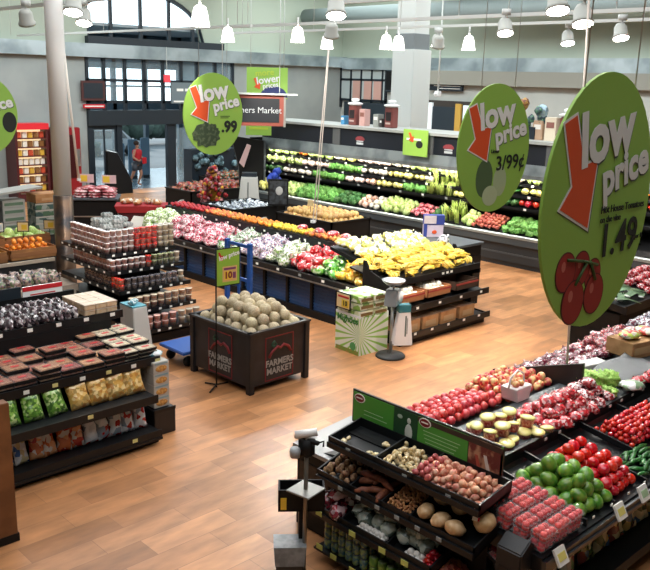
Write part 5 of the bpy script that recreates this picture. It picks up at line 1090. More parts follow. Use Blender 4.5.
MB().prism([(2.39, .84), (2.43, .84), (2.43, .93), (2.39, .93)], 'x', 0, TL).build('rear_lip', M('lip_dark', '1b1719', .5), t)
# price cards clipped to the rail
for i, (x, z, lb) in enumerate(((5.24, .77, 'white and yellow price card clipped below the strawberries'), (6.18, .8, 'white and yellow price card clipped below the red tomatoes'), (6.6, .82, 'pale green price card clipped below the cucumbers'))):
    c = thing('price_card', lb, 'sign', (x, 2.69, z)); MB().prism([(-.07, -.01), (.07, -.01), (.07, .01), (-.07, .01)], 'z', 0, .135).build('card', WHTL, c); MB().box(-.05, .05, -.014, -.01, .035, .095).build('price_patch', M('soft_yellow', 'e4d878', .6) if i < 2 else M('soft_green', 'a9c8a0', .6), c); c.rotation_euler = (-.5, 0, 0)
def bedy(x0, y0, z0, y1, z1):
    """u = +x, v = +y uphill"""
    U = Vector((1, 0, 0)); V = Vector((0, y1 - y0, z1 - z0)).normalized(); N = U.cross(V)
    mm = Matrix((U, V, N)).transposed().to_4x4(); mm.translation = (x0, y0, z0); return mm
# strawberries in clamshells
def clamshell(matb):
    t = thing('berry_clamshell', 'x', 'clamshell'); b = MB(); random.seed(11)
    for i in range(3):
        for j in range(2):
            for k in range(2): b.ell((-.055 + i * .055 + random.uniform(-.006, .006), -.03 + j * .06, .025 + k * .032), (.03, .032, .026), 9, 6, .15, i + j)
    b.build('berries', matb, t); MB().box(-.09, .09, -.068, .068, .0, .082).build('clear_box', CLEAR, t, bevel=.012); MB().box(-.092, .092, -.07, .07, .05, .055).build('lid_seam', CLEAR, t); return t
BER = M('strawberry', 'c00c1c', .4, var=.08, noise_=.3, col2='d42a30', nscale=60)
cs = clamshell(BER)
pile(cs, bedy(5.07, 2.78, .87, 3.6, .98), .6, .64, .195, .148, 2, .085, .01, 0, .0, 'clear box of strawberries stacked at the corner of the table', 'strawberry boxes at the table corner', h0=.0, tilt=.03, shrink=0, brick=0)
mango = tagp(fruit('green_mango', M('mango_green', '3f7a22', .3, var=.12, noise_=.45, col2='7aa03a', nscale=14, coat=.4), .062, 1.25, -.06, 16), 'x', 'mango')
pile(mango, bedy(5.74, 2.82, .88, 3.6, .99), .52, .7, .125, .13, 3, .085, .1, 'any', .08, 'green mango in the heap between strawberries and tomatoes', 'green mangoes on the table', h0=.05)
tom = tagp(fruit('red_tomato', M('tomato_red', 'cc1414', .22, var=.1, coat=.6), .055, .85, .16, 16), 'x', 'tomato')
pile(tom, bedy(6.2, 2.84, .88, 3.6, .99), .56, .72, .108, .108, 3, .072, .12, 'z', .08, 'red tomato in the heap right of the green mangoes', 'red tomatoes on the table', h0=.036, tilt=.6)
cuke = tagp(MB().tube([(-.1, 0, 0), (-.05, .005, .004), (.03, .008, .006), (.1, 0, 0)], [.008, .021, .022, .01], 10).build('cucumber', M('cuke_dark', '1f5a28', .35, var=.15, noise_=.5, col2='3a7a3a', nscale=40, coat=.4)), 'x', 'cucumber')
pile(cuke, bedy(6.8, 2.84, .89, 3.6, .96), .62, .3, .2, .05, 2, .035, .1, 0, .08, 'dark green cucumber at the front right of the red tomatoes', 'cucumbers on the table', h0=.025, tilt=.6)
ct = tagp(fruit('small_red_tomato', M('cherry_red', 'c81818', .22, var=.12, coat=.6), .028, .92, .1, 12), 'x', 'tomato')
pile(ct, bedy(7.25, 2.84 + .3, .95, 3.6, 1.0), 1.0, .42, .056, .056, 3, .04, .28, 'z', .08, 'small red tomato in the black tray at the right edge', 'small red tomatoes in the black tray', h0=.025, tilt=.6)
pile(ct, bedy(7.6, 2.84, .9, 3.6, 1.0), .7, .3, .056, .056, 2, .04, .28, 'z', .08, 'small red tomato at the front of the black tray', 'small red tomatoes, front of the tray', h0=.025, tilt=.6)
av = tagp(fruit('dark_avocado', M('avocado_dark', '2a2528', .35, var=.15, noise_=.4, col2='463c3e', nscale=20), .045, 1.3, -.05, 14), 'x', 'avocado')
pile(av, bedy(8.3, 2.9, .9, 3.6, 1.0), .9, .66, .1, .1, 2, .06, .1, 'any', .08, 'dark ripe avocado beyond the small red tomatoes', 'dark avocados on the table', h0=.045)
# centre row of packs
ym = M('corn_lid', 'e6dc8a', .35, var=.06, coat=.4)
def lidcup(bc, nm):
    t = thing('berry_cup', 'x', 'cup'); MB().lathe([(.054, 0), (.066, .075), (.068, .08)], 14).build('cup_body', M(nm, bc, .35, noise_=.5, col2='e4a0a0', nscale=50, coat=.4), t); MB().lathe([(.07, .08), (.071, .09), (.04, .102), (0, .104)], 14).build('yellow_lid', ym, t); return t
lc = lidcup('b01c28', 'cupred'); lg = lidcup('4f8a34', 'cupgrn')
pile(lc, bedy(5.85, 3.73, 1.045, 4.2, 1.05), .85, .55, .165, .15, 2, .1, .2, 0, .1, 'red berry cup with pale yellow lid at the near end of the grey deck', 'berry cups with yellow lids', h0=.0, tilt=.6)
pile(lg, bedy(6.45, 3.64, 1.045, 4.2, 1.05), .34, .2, .16, .15, 2, .1, .1, 0, .05, 'green cup with pale yellow lid among the berry cups', 'green cups with yellow lids', h0=.0, tilt=.6)
pc = [tagp(bag('tomato_pack', MX('mx_vine' + str(i), c, 44, .12, 1), .1, .08, .055, 60 + i, .3, False), 'x', 'pack') for i, c in enumerate((['b81c28', 'd84a50', '8a1a20', 'e8c0c0', 'c83038'], ['8a2a30', 'c8a0a0', 'b03a40', 'e8dcdc', '6a2428']))]
pile(pc[0], bedy(6.75, 3.68, 1.055, 4.3, 1.06), .85, .5, .17, .15, 3, .075, .15, 'z', .1, 'clear pack of bright red vine tomatoes in the middle of the table', 'vine tomato packs, middle of the table', h0=.05)
pile(pc[1], bedy(7.45, 3.7, 1.06, 4.3, 1.07), .6, .5, .17, .15, 4, .075, .15, 'z', .1, 'clear pack of darker red tomatoes under the white cord', 'darker tomato packs by the cord', h0=.05)
lt2 = tagp(MB().ell((0, 0, 0), (.13, .12, .085), 22, 14, .9, 5, 14).build('curly_lettuce', M('curly_lettuce', '86b84c', .6, noise_=.7, col2='b8d878', nscale=36)), 'x', 'lettuce')
for i, (x, y, z) in enumerate(((8.12, 4.12, 1.17), (8.2, 3.95, 1.2), (8.02, 3.82, 1.13))): put(lt2, (x, y, z), (0, 0, i * 2), (1, 1, 1) if i < 2 else (.7, .7, .7), ('curly green lettuce behind the dark red tomato packs', 'larger curly green lettuce at the grey sheet', 'small curly green lettuce at the front of the deck')[i])
sh_ = thing('grey_liner_sheet', 'wrinkled grey liner sheet lying on the deck right of the lettuce', 'sheet', (8.35, 3.78, 1.08)); b = MB(); g = []
for i in range(9):
    g.append([b.bm.verts.new((i * .13, j * .11 + i * .0, .02 + .045 * noise.noise(Vector((i * .6, j * .7, 2))) + .03)) for j in range(6)])
for i in range(8):
    for j in range(5): b.bm.faces.new((g[i][j], g[i + 1][j], g[i + 1][j + 1], g[i][j + 1]))
o_ = b.build('sheet', M('liner_grey', '6c7073', .6), sh_, smooth=True); o_.modifiers.new('thick', 'SOLIDIFY').thickness = .006
pl = tagp(bag('clear_bag', MX('mx_clrb', ['c8d8c8', 'e8ece8', '8fae8a', 'f2f4f2'], 14), .14, .1, .05, 71), 'clear crumpled bag between the lettuce and the grey sheet', 'bag'); pl.location = (8.33, 3.72, 1.16); pl.rotation_euler = (0, 0, -.6)
pile(pc[0], bedy(8.5, 3.62, 1.1, 4.0, 1.12), 1.4, .22, .17, .15, 2, .075, .15, 'z', .1, 'clear pack of red tomatoes in front of the grey sheet', 'red packs in front of the grey sheet', h0=.04)
c = thing('wooden_box', 'tan box with red and green produce standing on the deck at the right edge', 'box', (9.75, 4.35, 1.08), rad(-12)); MB().box(-.34, .34, -.2, .2, 0, .2).build('box_body', M('thin_wood', 'b08a5c', .7, noise_=.5, col2='9a7448', nscale=6), c, bevel=.005); MB().box(-.3, .3, -.204, -.2, .05, .14).build('print_band', M('pale_wood_print', 'c8a878', .7), c)
tp = tagp(bag('mixed_pack', MX('mx_boxtop', ['c82830', 'e8e4d0', 'b8cc5a', 'f0f0ea', 'd84a40'], 16), .15, .12, .05, 72, .3, False), 'x', 'pack')
for i, (dx, lb) in enumerate(((-.17, 'green and white pack on the tan box'), (.15, 'red and white pack on the tan box'))): put(tp, (9.75 + dx, 4.35 - dx * .2, 1.33), (0, 0, i), 1, lb)
# apples side
ap = tagp(fruit('red_apple', M('apple_red', 'b81e2a', .3, var=.12, noise_=.5, col2='d8585a', nscale=16, coat=.5), .05, .92, .18, 16), 'x', 'apple')
ap2 = tagp(fruit('blush_apple', M('apple_blush', 'c83840', .32, var=.1, noise_=.8, col2='e8c88a', nscale=14, coat=.4), .051, .92, .18, 16), 'x', 'apple')
def bedyd(x0, y0, z0, y1, z1):
    """u = -x ... v = -y uphill (far side)"""
    U = Vector((-1, 0, 0)); V = Vector((0, y1 - y0, z1 - z0)).normalized(); N = U.cross(V)
    mm = Matrix((U, V, N)).transposed().to_4x4(); mm.translation = (x0, y0, z0); return mm
pile(ap, bedyd(7.1, 5.14, .885, 4.4, 1.05), 1.25, .66, .108, .104, 2, .066, .16, 'any', .08, 'shiny red apple at the near end of the apple side', 'near red apples', h0=.045)
pile(ap2, bedyd(7.98, 5.14, .885, 4.4, 1.05), .88, .72, .108, .104, 3, .066, .16, 'any', .08, 'blushed red and yellow apple near the white basket', 'blushed apples by the white basket', h0=.045)
t = thing('white_basket', 'white handled cardboard basket of yellow apples on the grey deck', 'basket', (7.2, 4.45, 1.08)); b = MB()
b.prism([(-.11, 0), (.11, 0), (.15, .15), (-.15, .15)], 'y', -.1, .1); b.build('basket_body', M('basket_white', 'e0dcda', .5), t, bevel=.006); MB().tube([(-.145, 0, .14), (-.12, 0, .25), (0, 0, .31), (.12, 0, .25), (.145, 0, .14)], .011, 8).build('handle', M('basket_white', 'e0dcda', .5), t)
ya = tagp(fruit('yellow_apple', M('apple_yellow', 'd8b070', .35, var=.1, noise_=.6, col2='c85a48', nscale=14), .04, .92, .15, 14), 'x', 'apple')
for i, (dx, dy) in enumerate(((-.06, -.03), (.02, -.035), (.07, .02), (-.02, .035))): put(ya, (7.2 + dx, 4.45 + dy, 1.255), (0, 0, i), 1, 'yellow-red apple in the white handled basket', 'apples in the white basket')
gr = [tagp(bag('grape_bag', MX('mx_grape' + str(i), c, 42, .12, 1), .13, .11, .075, 80 + i, .4), 'x', 'bag') for i, c in enumerate((['5a1c2c', '8a4a58', '6a2438', 'd8c4c8', '7a2c3c'], ['8a2028', 'd8c4c4', '6a2430', 'a03038', 'b87878'], ['a8acb8', '5a2c3c', 'd0d4da', '7a4050']))]
pile(gr[0], bedyd(9.4, 5.14, .885, 4.4, 1.05), 1.35, .66, .22, .2, 1, .09, .15, 'z', .1, 'clear bag of dark red grapes just beyond the dark end divider', 'grape bags beyond the divider', h0=.06)
pile(gr[1], bedyd(10.7, 5.14, .885, 4.4, 1.05), 1.3, .66, .22, .2, 2, .09, .15, 'z', .1, 'clear bag of red grapes farther along the far side of the table', 'red grape bags farther along', h0=.06)
pile(gr[2], bedyd(12.4, 5.14, .885, 4.4, 1.05), 1.7, .66, .22, .2, 2, .09, .15, 'z', .1, 'silvery bag of grapes at the far end of the table', 'silvery grape bags at the far end', h0=.06)
wp = thing('white_bag_stack', 'flat stack of white plastic bags on the deck beyond the lettuce', 'bags', (8.75, 4.45, 1.08), rad(-15)); b = MB()
for k in range(5): b.box(-.22 + k * .01, .2 + k * .012, -.09 + k * .004, .09 + k * .006, .004 + k * .009, .009 + k * .009)
b.build('bags', M('bag_sheet_white', 'c8c8c6', .5), wp); MB().box(-.22, -.19, -.05, .05, 0, .055).build('binding', GREYT, wp)
# lower shelf bags
ls = tagp(standbag('frozen_bag', MX('mx_low', ['4a5a2c', 'b09a60', '7a3a30', '3a5a78', 'c8b890'], 12, .25, .5), .22, .34, .12, 9), 'x', 'bag')
ls2 = tagp(standbag('pale_bag', MX('mx_low2', ['c8b8a8', 'b06a60', 'e0dcd0', '8a9a6a'], 12, .25, .5), .2, .3, .12, 10), 'x', 'bag')
for i, x in enumerate((5.4, 5.62, 5.9)): put(ls2, (x, 3.0, .235), (-.15, 0, 0), 1, ('pale bag leftmost under the tomato table', 'pale bag second under the tomato table', 'pale bag third under the tomato table')[i])
for i, x in enumerate((6.2, 6.48, 6.75, 7.0, 7.25, 7.5)): put(ls, (x, 3.0, .235), (-.15, 0, 0), 1, 'green and brown bag on the shelf below the tomatoes', 'green and brown bags below the tomatoes')

# ================================================================== endcap with potatoes, ginger, shallots
t = thing('root_vegetable_stand', 'black four-tier end stand of root vegetables nearest the camera', 'stand', (4.72, 3.2, 0)); EL = 1.72
b = MB(); b.box(.12, .62, .05, EL - .05, 0, .14).box(.34, .6, .06, EL - .06, .14, 1.18); b.build('base', DARK, t)
def tier(x0, y0, y1, z0, z1, d, divs, nm):
    b = MB(); b.prism([(x0, z0), (x0 + d, z1), (x0 + d, z1 + .1), (x0 + d - .015, z1 + .1), (x0 + d - .015, z1 + .02), (x0 + .015, z0 + .02), (x0 + .015, z0 + .1), (x0, z0 + .1)], 'y', y0, y1)
    for y in [y0, y1 - .015] + divs: b.prism([(x0, z0), (x0 + d, z1), (x0 + d, z1 + .1), (x0, z0 + .1)], 'y', y, y + .015)
    o = b.build(nm, RAILM, t)
    MB().box(x0 - .02, x0, y0, y1, z0 + .0, z0 + .05).build('tag_rail', RAILM, o)
    o2 = MB()
    return o
tier(.1, 0, 1.65, 1.11, 1.175, .42, [.66, 1.08], 'top_tray'); tier(.04, -.02, 1.72, .78, .9, .42, [.62, .93, 1.3], 'second_tray'); tier(.0, .35, 1.72, .45, .57, .42, [.82, 1.35], 'third_tray')
MB().box(.0, .4, .3, 1.7, .1, .12).build('bottom_shelf', RAILM, t)
price_tags(t, [(.018, .3 + i * .22, .82) for i in range(6)], .05, 'x', (M('tag_dim', '9aa0a0', .5),)); price_tags(t, [(-.02, 1.62, .5), (-.02, 1.2, .48), (-.02, .85, .48), (-.02, .6, .48)], .075, 'x', (M('tag_yg', 'c8d070', .6),)); price_tags(t, [(-.02, 1.6, .17), (-.02, 1.42, .15), (-.02, 1.18, .13)], .075, 'x', (M('tag_yg', 'c8d070', .6),)); price_tags(t, [(.1, 1.4, 1.16), (.1, .3, 1.16), (.1, .75, 1.16)], .05, 'x', (M('tag_dim', '9aa0a0', .5),))
X0, Y0 = 4.72, 3.2
def tb_(x0, y0, z0, z1, d=.42): return bedf(X0 + x0 + .02, Y0 + y0, z0 + .03, X0 + x0 + d, z1 + .03)
def ginger():
    b = MB()
    for i in range(4): b.ell((random.uniform(-.035, .035), random.uniform(-.025, .025), random.uniform(-.01, .02)), (.03, .018, .016), 9, 6, .3, i)
    return b.build('ginger_root', M('ginger', 'f0e2bc', .6, var=.1, noise_=.5, col2='d2b67c', nscale=40))
gi = tagp(ginger(), 'x', 'ginger')
pile(gi, tb_(.1, 1.1, 1.11, 1.175), .36, .5, .13, .14, 1, .03, .2, 'z', .12, 'lone ginger root in the nearly empty left tray compartment', 'ginger roots in the nearly empty tray', h0=.022, skip=.55)
pile(gi, tb_(.1, .7, 1.11, 1.175), .36, .37, .075, .075, 3, .032, .15, 'any', .12, 'pale ginger root in the middle compartment of the top tray', 'ginger roots in the top tray', h0=.022)
sl = tagp(fruit('shallot', M('shallot_red', 'c06e58', .45, var=.22, noise_=.6, col2='e4b496', nscale=24), .031, 1.15, -.35, 12), 'x', 'shallot')
pile(sl, tb_(.1, .02, 1.11, 1.175), .36, .64, .062, .062, 3, .042, .2, 'any', .15, 'reddish shallot in the right compartment of the top tray', 'shallots in the top tray', h0=.028)
sl2 = tagp(fruit('red_shallot', M('shallot_deep', 'a03a40', .4, var=.15, noise_=.4, col2='c87068', nscale=24), .027, 1.15, -.35, 12), 'x', 'shallot')
pile(sl2, tb_(.1, .5, 1.12, 1.19), .3, .2, .056, .056, 2, .038, .12, 'any', .15, 'deeper red shallot beside the ginger in the top tray', 'deep red shallots beside the ginger', h0=.07)
tar = tagp(MB().ell((0, 0, 0), (.042, .032, .03), 11, 8, .3, 2).build('taro_root', M('taro', '6e4a34', .7, var=.25, noise_=.5, col2='b08a6a', nscale=30)), 'x', 'root vegetable')
pile(tar, tb_(.04, 1.34, .78, .9), .36, .36, .085, .085, 2, .05, .12, 'any', .12, 'small brown root in the left compartment of the second tray', 'small brown roots in the second tray', h0=.04)
ya_ = tagp(MB().tube([(-.1, 0, 0), (-.05, .01, .01), (.04, 0, .012), (.11, -.01, 0)], [.012, .03, .034, .012], 10).build('brown_yam', M('yam', '6a3426', .6, var=.15, noise_=.4, col2='8a5038', nscale=20)), 'x', 'yam')
pile(ya_, tb_(.04, .96, .78, .9), .36, .34, .18, .075, 2, .05, .12, 'z', .1, 'long reddish brown yam in the second tray', 'yams in the second tray', h0=.04)
pn = tagp(MB().ell((-.012, 0, 0), (.016, .012, .011), 8, 6).ell((.012, 0, 0), (.016, .012, .011), 8, 6).build('peanut', M('peanut', 'c08a5c', .7, var=.12)), 'x', 'nut')
pile(pn, tb_(.04, .65, .78, .9), .36, .27, .042, .036, 3, .024, .15, 'any', .1, 'peanut in shell in the second tray beside the large tan tubers', 'peanuts in the second tray', h0=.03)
jc = tagp(MB().ell((0, 0, 0), (.085, .07, .062), 18, 12, .12, 3).build('large_tan_tuber', M('jicama', 'c8a070', .5, var=.1, noise_=.4, col2='dcbc92', nscale=20)), 'x', 'tuber')
for i, (x, y, z, lb, s) in enumerate(((4.85, 3.73, .93, 'large tan tuber next to the peanuts in the second tray', .95), (5.04, 3.72, .99, 'large tan tuber behind the one next to the peanuts', .95), (4.84, 3.57, .92, 'large tan tuber in the front middle of its compartment', 1), (5.03, 3.53, .98, 'large tan tuber in the back middle of its compartment', 1), (4.83, 3.42, .92, 'large tan tuber at the front right of its compartment', 1.0), (4.98, 3.25, .985, 'largest pale tuber with a white sticker at the right end of the second tray', 1.25))):
    put(jc, (x, y, z), (random.uniform(-.3, .3), random.uniform(-.3, .3), i * 1.3), s, lb)
ps = thing('price_sticker', 'white and red sticker on the largest pale tuber', 'sticker', (4.885, 3.27, 1.035)); MB().box(-.004, .002, -.03, .03, -.012, .02).build('paper', WHTL, ps); MB().box(-.006, -.004, -.03, -.015, -.01, .018).build('red_corner', RED, ps); ps.rotation_euler = (0, .5, .3)
rb = tagp(bag('red_root_bag', MX('mx_beet', ['6a1c2c', 'a83a48', 'c8a8ac', '4a1420', 'd8ccd0'], 20, .15, .9), .1, .08, .07, 91), 'x', 'bag')
pile(rb, tb_(0, 1.38, .45, .57), .36, .32, .17, .16, 2, .08, .1, 'z', .08, 'clear bag of dark red roots at the left end of the third tray', 'bags of dark red roots', h0=.06)
gj = tagp(bag('grey_green_bag', MX('mx_ggb', ['7c908a', 'a4b4ac', '5c6e66', 'bcc8c0'], 16, .2, .8), .085, .075, .06, 92, .25, False), 'x', 'bag')
pile(gj, tb_(.08, .85, .49, .57), .3, .5, .125, .115, 3, .06, .15, 'z', .08, 'grey-green clear bag in the middle of the third tray', 'grey-green bags, middle of the third tray', h0=.06)
pile(gj, tb_(.08, .46, .49, .57), .3, .36, .125, .115, 3, .06, .15, 'z', .08, 'grey-green clear bag at the right of the third tray', 'grey-green bags, right of the third tray', h0=.06)
gc = tagp(fruit('garlic_bulb', M('garlic_white', 'e8e6e2', .5, var=.05), .028, .9, -.2, 10), 'x', 'garlic')
for (a, bq) in ((1.02, .32), (.58, .22)): pile(gc, tb_(0, a - .14, .45, .5), .1, bq, .05, .045, 2, .03, .1, 'any', .1, 'white garlic bulb along the front of the third tray', 'garlic bulbs along the third tray', h0=.04)
rr = tagp(fruit('red_chili', M('chili_red', 'b8141e', .3, var=.1, coat=.5), .024, 1.5, -.3, 10), 'x', 'pepper')
pile(rr, tb_(0, .37, .45, .52), .2, .12, .045, .045, 3, .03, .1, 'any', .1, 'small red pepper at the right end of the third tray', 'small red peppers, third tray', h0=.04)
jar = thing('green_jar', 'x', 'jar'); MB().lathe([(.036, 0), (.038, .01), (.038, .08), (.03, .09)], 14).build('jar_body', M('jar_bluegreen', '3f6670', .25, var=.15, noise_=.5, col2='8a9a5a', nscale=26, coat=.5), jar); MB().lathe([(.033, .09), (.033, .103), (0, .104)], 14).build('lid', M('jar_lid', '4a5a66', .4), jar)
for i in range(6):
    for j in range(2):
        for k in range(3): put(jar, (X0 + .09 + j * .09, Y0 + 1.6 - i * .09, .122 + k * .107), (0, 0, i + k), 1, 'blue-green jar stacked on the bottom shelf at the left', 'blue-green jars on the bottom shelf')
jar2 = thing('green_can', 'x', 'can'); MB().lathe([(.04, 0), (.042, .01), (.042, .07), (.036, .08)], 14).build('can_body', M('can_green', '4f7a34', .35, var=.2, noise_=.4, col2='8aa84a', nscale=20), jar2); MB().lathe([(.036, .08), (.036, .086), (0, .086)], 14).build('lid', M('can_lid', '6a7a5a', .3), jar2)
for i in range(6):
    for j in range(2):
        for k in range(2): put(jar2, (X0 + .09 + j * .1, Y0 + 1.03 - i * .1, .122 + k * .09), (0, 0, i + k), 1, 'green round container on the bottom shelf right of the jars', 'green containers on the bottom shelf')
nb = tagp(bag('red_net_bag', MX('mx_netred', ['a8483a', 'c87a4a', '7a2420', 'b86a58'], 34, .5, .2), .16, .13, .1, 95, .2), 'large red net bag low at the right end of the root vegetable stand', 'bag'); nb.location = (4.98, 3.52, .42); 
# extra low shelf for the net bag
MB().box(.02, .42, -.02, .33, .29, .31).build('net_bag_shelf', RAILM, t)
mt_ = foodtray('x', M('bacon', 'a03038', .5, noise_=.7, col2='c88a80', nscale=26), .2, .1, .04)
for i, (x, y, z) in enumerate(((5.2, 3.1, .74), (5.16, 3.0, .7), (5.24, 3.2, .78))): put(mt_, (x - .12, y + .06, z - .1), (0, -.3, 1.4), 1, ('middle flat red tray at the right end of the root stand', 'front flat red tray at the right end of the root stand', 'rear flat red tray at the right end of the root stand')[i])
MB().box(.18, .62, -.28, .05, .52, .545).build('side_shelf', RAILM, t)
# long sign board above the top tray
t = thing('produce_sign_board', 'long green picture sign board standing behind the top tray of roots', 'sign', (5.24, 3.3, 1.2)); t.scale = (1, .945, .95)
GRN1 = M('board_green', '4c9a38', .5)
MB().box(0, .02, 0, 1.76, .0, .34).build('board', M('board_edge', '2a2a28', .5), t)
MB().box(-.005, 0, 1.22, 1.745, .02, .32).build('green_panel', GRN1, t); MB().box(-.005, 0, .93, 1.215, .02, .32).build('dark_green_panel', M('board_dark_green', '1d4a2c', .5), t); MB().box(-.005, 0, .36, .925, .02, .32).build('green_panel', GRN1, t)
MB().box(-.006, 0, .0, .35, .02, .32).build('photo_panel', M('board_photo', '6a2a24', .5, noise_=.8, col2='b88a6a', nscale=9), t); MB().box(-.007, -.005, 0, .925, .27, .32).build('dark_band', M('band_brown', '3a2a22', .6), t); MB().box(-.006, -.003, 0, .02, 0, .34).build('green_edge', GRN1, t)
for (y, z) in ((1.66, .27), (.84, .28)):
    MB().prism([(y + .07 * cos(a * .5236), z + .045 * sin(a * .5236)) for a in range(12)], 'x', -.0095, -.005).build('badge_rim', WHTL, t); MB().prism([(y + .06 * cos(a * .5236), z + .037 * sin(a * .5236)) for a in range(12)], 'x', -.012, -.0095).build('badge', M('badge_maroon', '7a2024', .5), t); MB().box(-.0135, -.012, y - .04, y + .04, z - .004, z + .008).build('badge_lettering', WHTL, t)
b = MB()
for k in range(4): b.box(-.0065, -.005, .44 + .02 * k, .86 - .01 * k, .2 - k * .035, .206 - k * .035)
b.box(-.0065, -.005, 1.35, 1.6, .16, .166).box(-.0065, -.005, 1.3, 1.6, .12, .126); b.build('faded_lettering', M('faded_green_white', 'a8cc98', .6), t)
MB().ell((-.005, 1.03, .12), (.003, .045, .085), 14, 8).ell((-.005, 1.03, .235), (.003, .022, .03), 12, 8).build('printed_bottle', M('print_pale', 'c8d0cc', .5), t); MB().prism([(1.14 + .03 * cos(a * .5236), .25 + .02 * sin(a * .5236)) for a in range(12)], 'x', -.007, -.005).build('print_badge', M('print_soft', 'a8c0b0', .5), t)
for (a, c, nm) in (((.1, .03, .16, .2), 'd8d0c8', 'printed_knife'), ((.2, .04, .25, .18), 'b05040', 'printed_root')): MB().prism([(a[0], a[1]), (a[0] + .04, a[1]), (a[2] + .03, a[3]), (a[2], a[3])], 'x', -.009, -.006).build(nm, M(nm, c, .5), t)

# grey topped counter next to stand
t = thing('grey_top_cabinet', 'small black cabinet with sloping grey top at the left end of the root stand', 'cabinet', (5.02, 4.98, 0)); MB().box(0, .75, .0, .5, 0, .82).build('body', DARK, t, bevel=.01); MB().prism([(-.03, .82), (.78, .88), (.78, .92), (-.03, .86)], 'y', -.02, .53).build('grey_top', M('cab_grey', '8d8f8f', .35, .3), t); MB().box(-.006, 0, .05, .45, .2, .7).build('door_panel', RAILM, t)
# black corner post box at the right bottom
t = thing('black_corner_bin', 'black peaked box at the right end of the root stand', 'box', (4.9, 2.86, 0)); MB().prism([(0, 0), (.28, 0), (.28, .84), (.12, .98), (0, .9)], 'y', 0, .22).build('body', M('corner_black', '14171c', .45), t, bevel=.01); MB().box(-.004, 0, .03, .19, .1, .75).build('panel', RAILM, t)

# ================================================================== bag stand, box and waste bin
t = thing('produce_bag_stand', 'steel pole stand with square plate and bag roll left of the root stand', 'stand', (4.34, 4.62, 0), rad(10))
MB().tube([(0, 0, 0), (0, 0, 1.42)], .018, 12).build('pole', M('pole_bronze', '8a8278', .3, .8), t); MB().lathe([(.2, 0), (.2, .015), (.03, .03)], 24).build('base', DARK, t)
MB().box(-.12, .12, -.12, .12, .93, .945).build('square_plate', M('plate_steel', '8a8a86', .4, .5), t, bevel=.003)
MB().tube([(-.07, .07, 1.44), (.06, -.06, 1.46)], .034, 18).build('bag_roll', M('roll_white', 'd8d8d6', .4), t)
MB().box(-.05, .05, -.05, .05, 1.26, 1.4).box(-.015, .015, -.12, .12, 1.38, 1.41).tube([(0, -.12, 1.4), (.02, -.16, 1.42), (0, -.17, 1.38)], .008).build('bracket', DARK, t); MB().lathe([(.04, 1.25), (.048, 1.3), (.04, 1.33), (0, 1.32)], 16, (-.08, .06, 0)).build('tie_cup', M('tie_cup', '9a9ea0', .4), t)
t = thing('black_pocket_box', 'black open box with yellow sticker behind the square plate', 'box', (4.42, 4.76, .7), rad(-40)); b = MB(); b.box(-.2, .2, -.1, .1, 0, .02).box(-.2, .2, -.1, -.085, 0, .2).box(-.2, .2, .085, .1, 0, .2).box(-.2, -.185, -.1, .1, 0, .2).box(.185, .2, -.1, .1, 0, .2); b.build('body', DARK, t); MB().box(-.18, -.13, -.104, -.1, .02, .13).build('yellow_sticker', YEL, t); MB().box(-.02, .02, -.1, .1, -.72, 0).build('post', DARK, t)
t = thing('waste_bin', 'grey waste bin with pale liner below the black box at the bottom edge', 'bin', (4.26, 4.72, 0), rad(-40)); b = MB()
b.prism([(-.11, 0), (.11, 0), (.12, .3), (-.12, .3)], 'y', -.1, .1); b.build('body', M('bin_dark', '2a2c2e', .5), t, bevel=.01); MB().prism([(-.125, .26), (.125, .26), (.14, .44), (-.14, .44)], 'y', -.11, .11).build('liner', M('liner_pale', '6f767a', .35, noise_=.4, col2='8a9094', nscale=14), t)

# ================================================================== far right fixtures
t = thing('vegetable_table', 'black tiered table of bunched vegetables beyond the grape bags', 'table', (12.3, 5.75, 0)); MB().box(.05, 3.0, .1, .95, 0, .75).build('base', DARK, t); MB().prism([(0, .78), (.95, .92), (.95, 1.0), (0, .9)], 'x', 0, 3.1).build('tray', RAILM, t); MB().box(0, 3.1, -.03, 0, .78, .93).build('front_rail', RAILM, t)
go = thing('green_onion_bunch', 'x', 'onions'); b = MB()
for k in range(7): b.tube([(-.18, (k - 3) * .012, 0), (0, (k - 3) * .018, .03), (.2, (k - 3) * .035, .01)], [.008, .009, .006], 6)
b.build('stems', M('scallion', '8fb088', .4, var=.12), go); MB().ell((-.2, 0, 0), (.03, .05, .02), 8, 6).build('white_ends', M('scallion_white', 'e4e8e0', .4), go)
pile(go, bedy(12.4, 5.8, .91, 6.7, 1.02), 1.0, .8, .4, .14, 2, .04, .1, 0, .1, 'bunch of green onions on the table beyond the grapes', 'green onion bunches', h0=.03, tilt=.5)
pile(pc[0], bedy(13.4, 5.8, .91, 6.7, 1.02), 1.7, .85, .2, .2, 2, .08, .15, 'z', .1, 'red pack on the table beyond the grapes', 'red packs on the vegetable table', h0=.05)

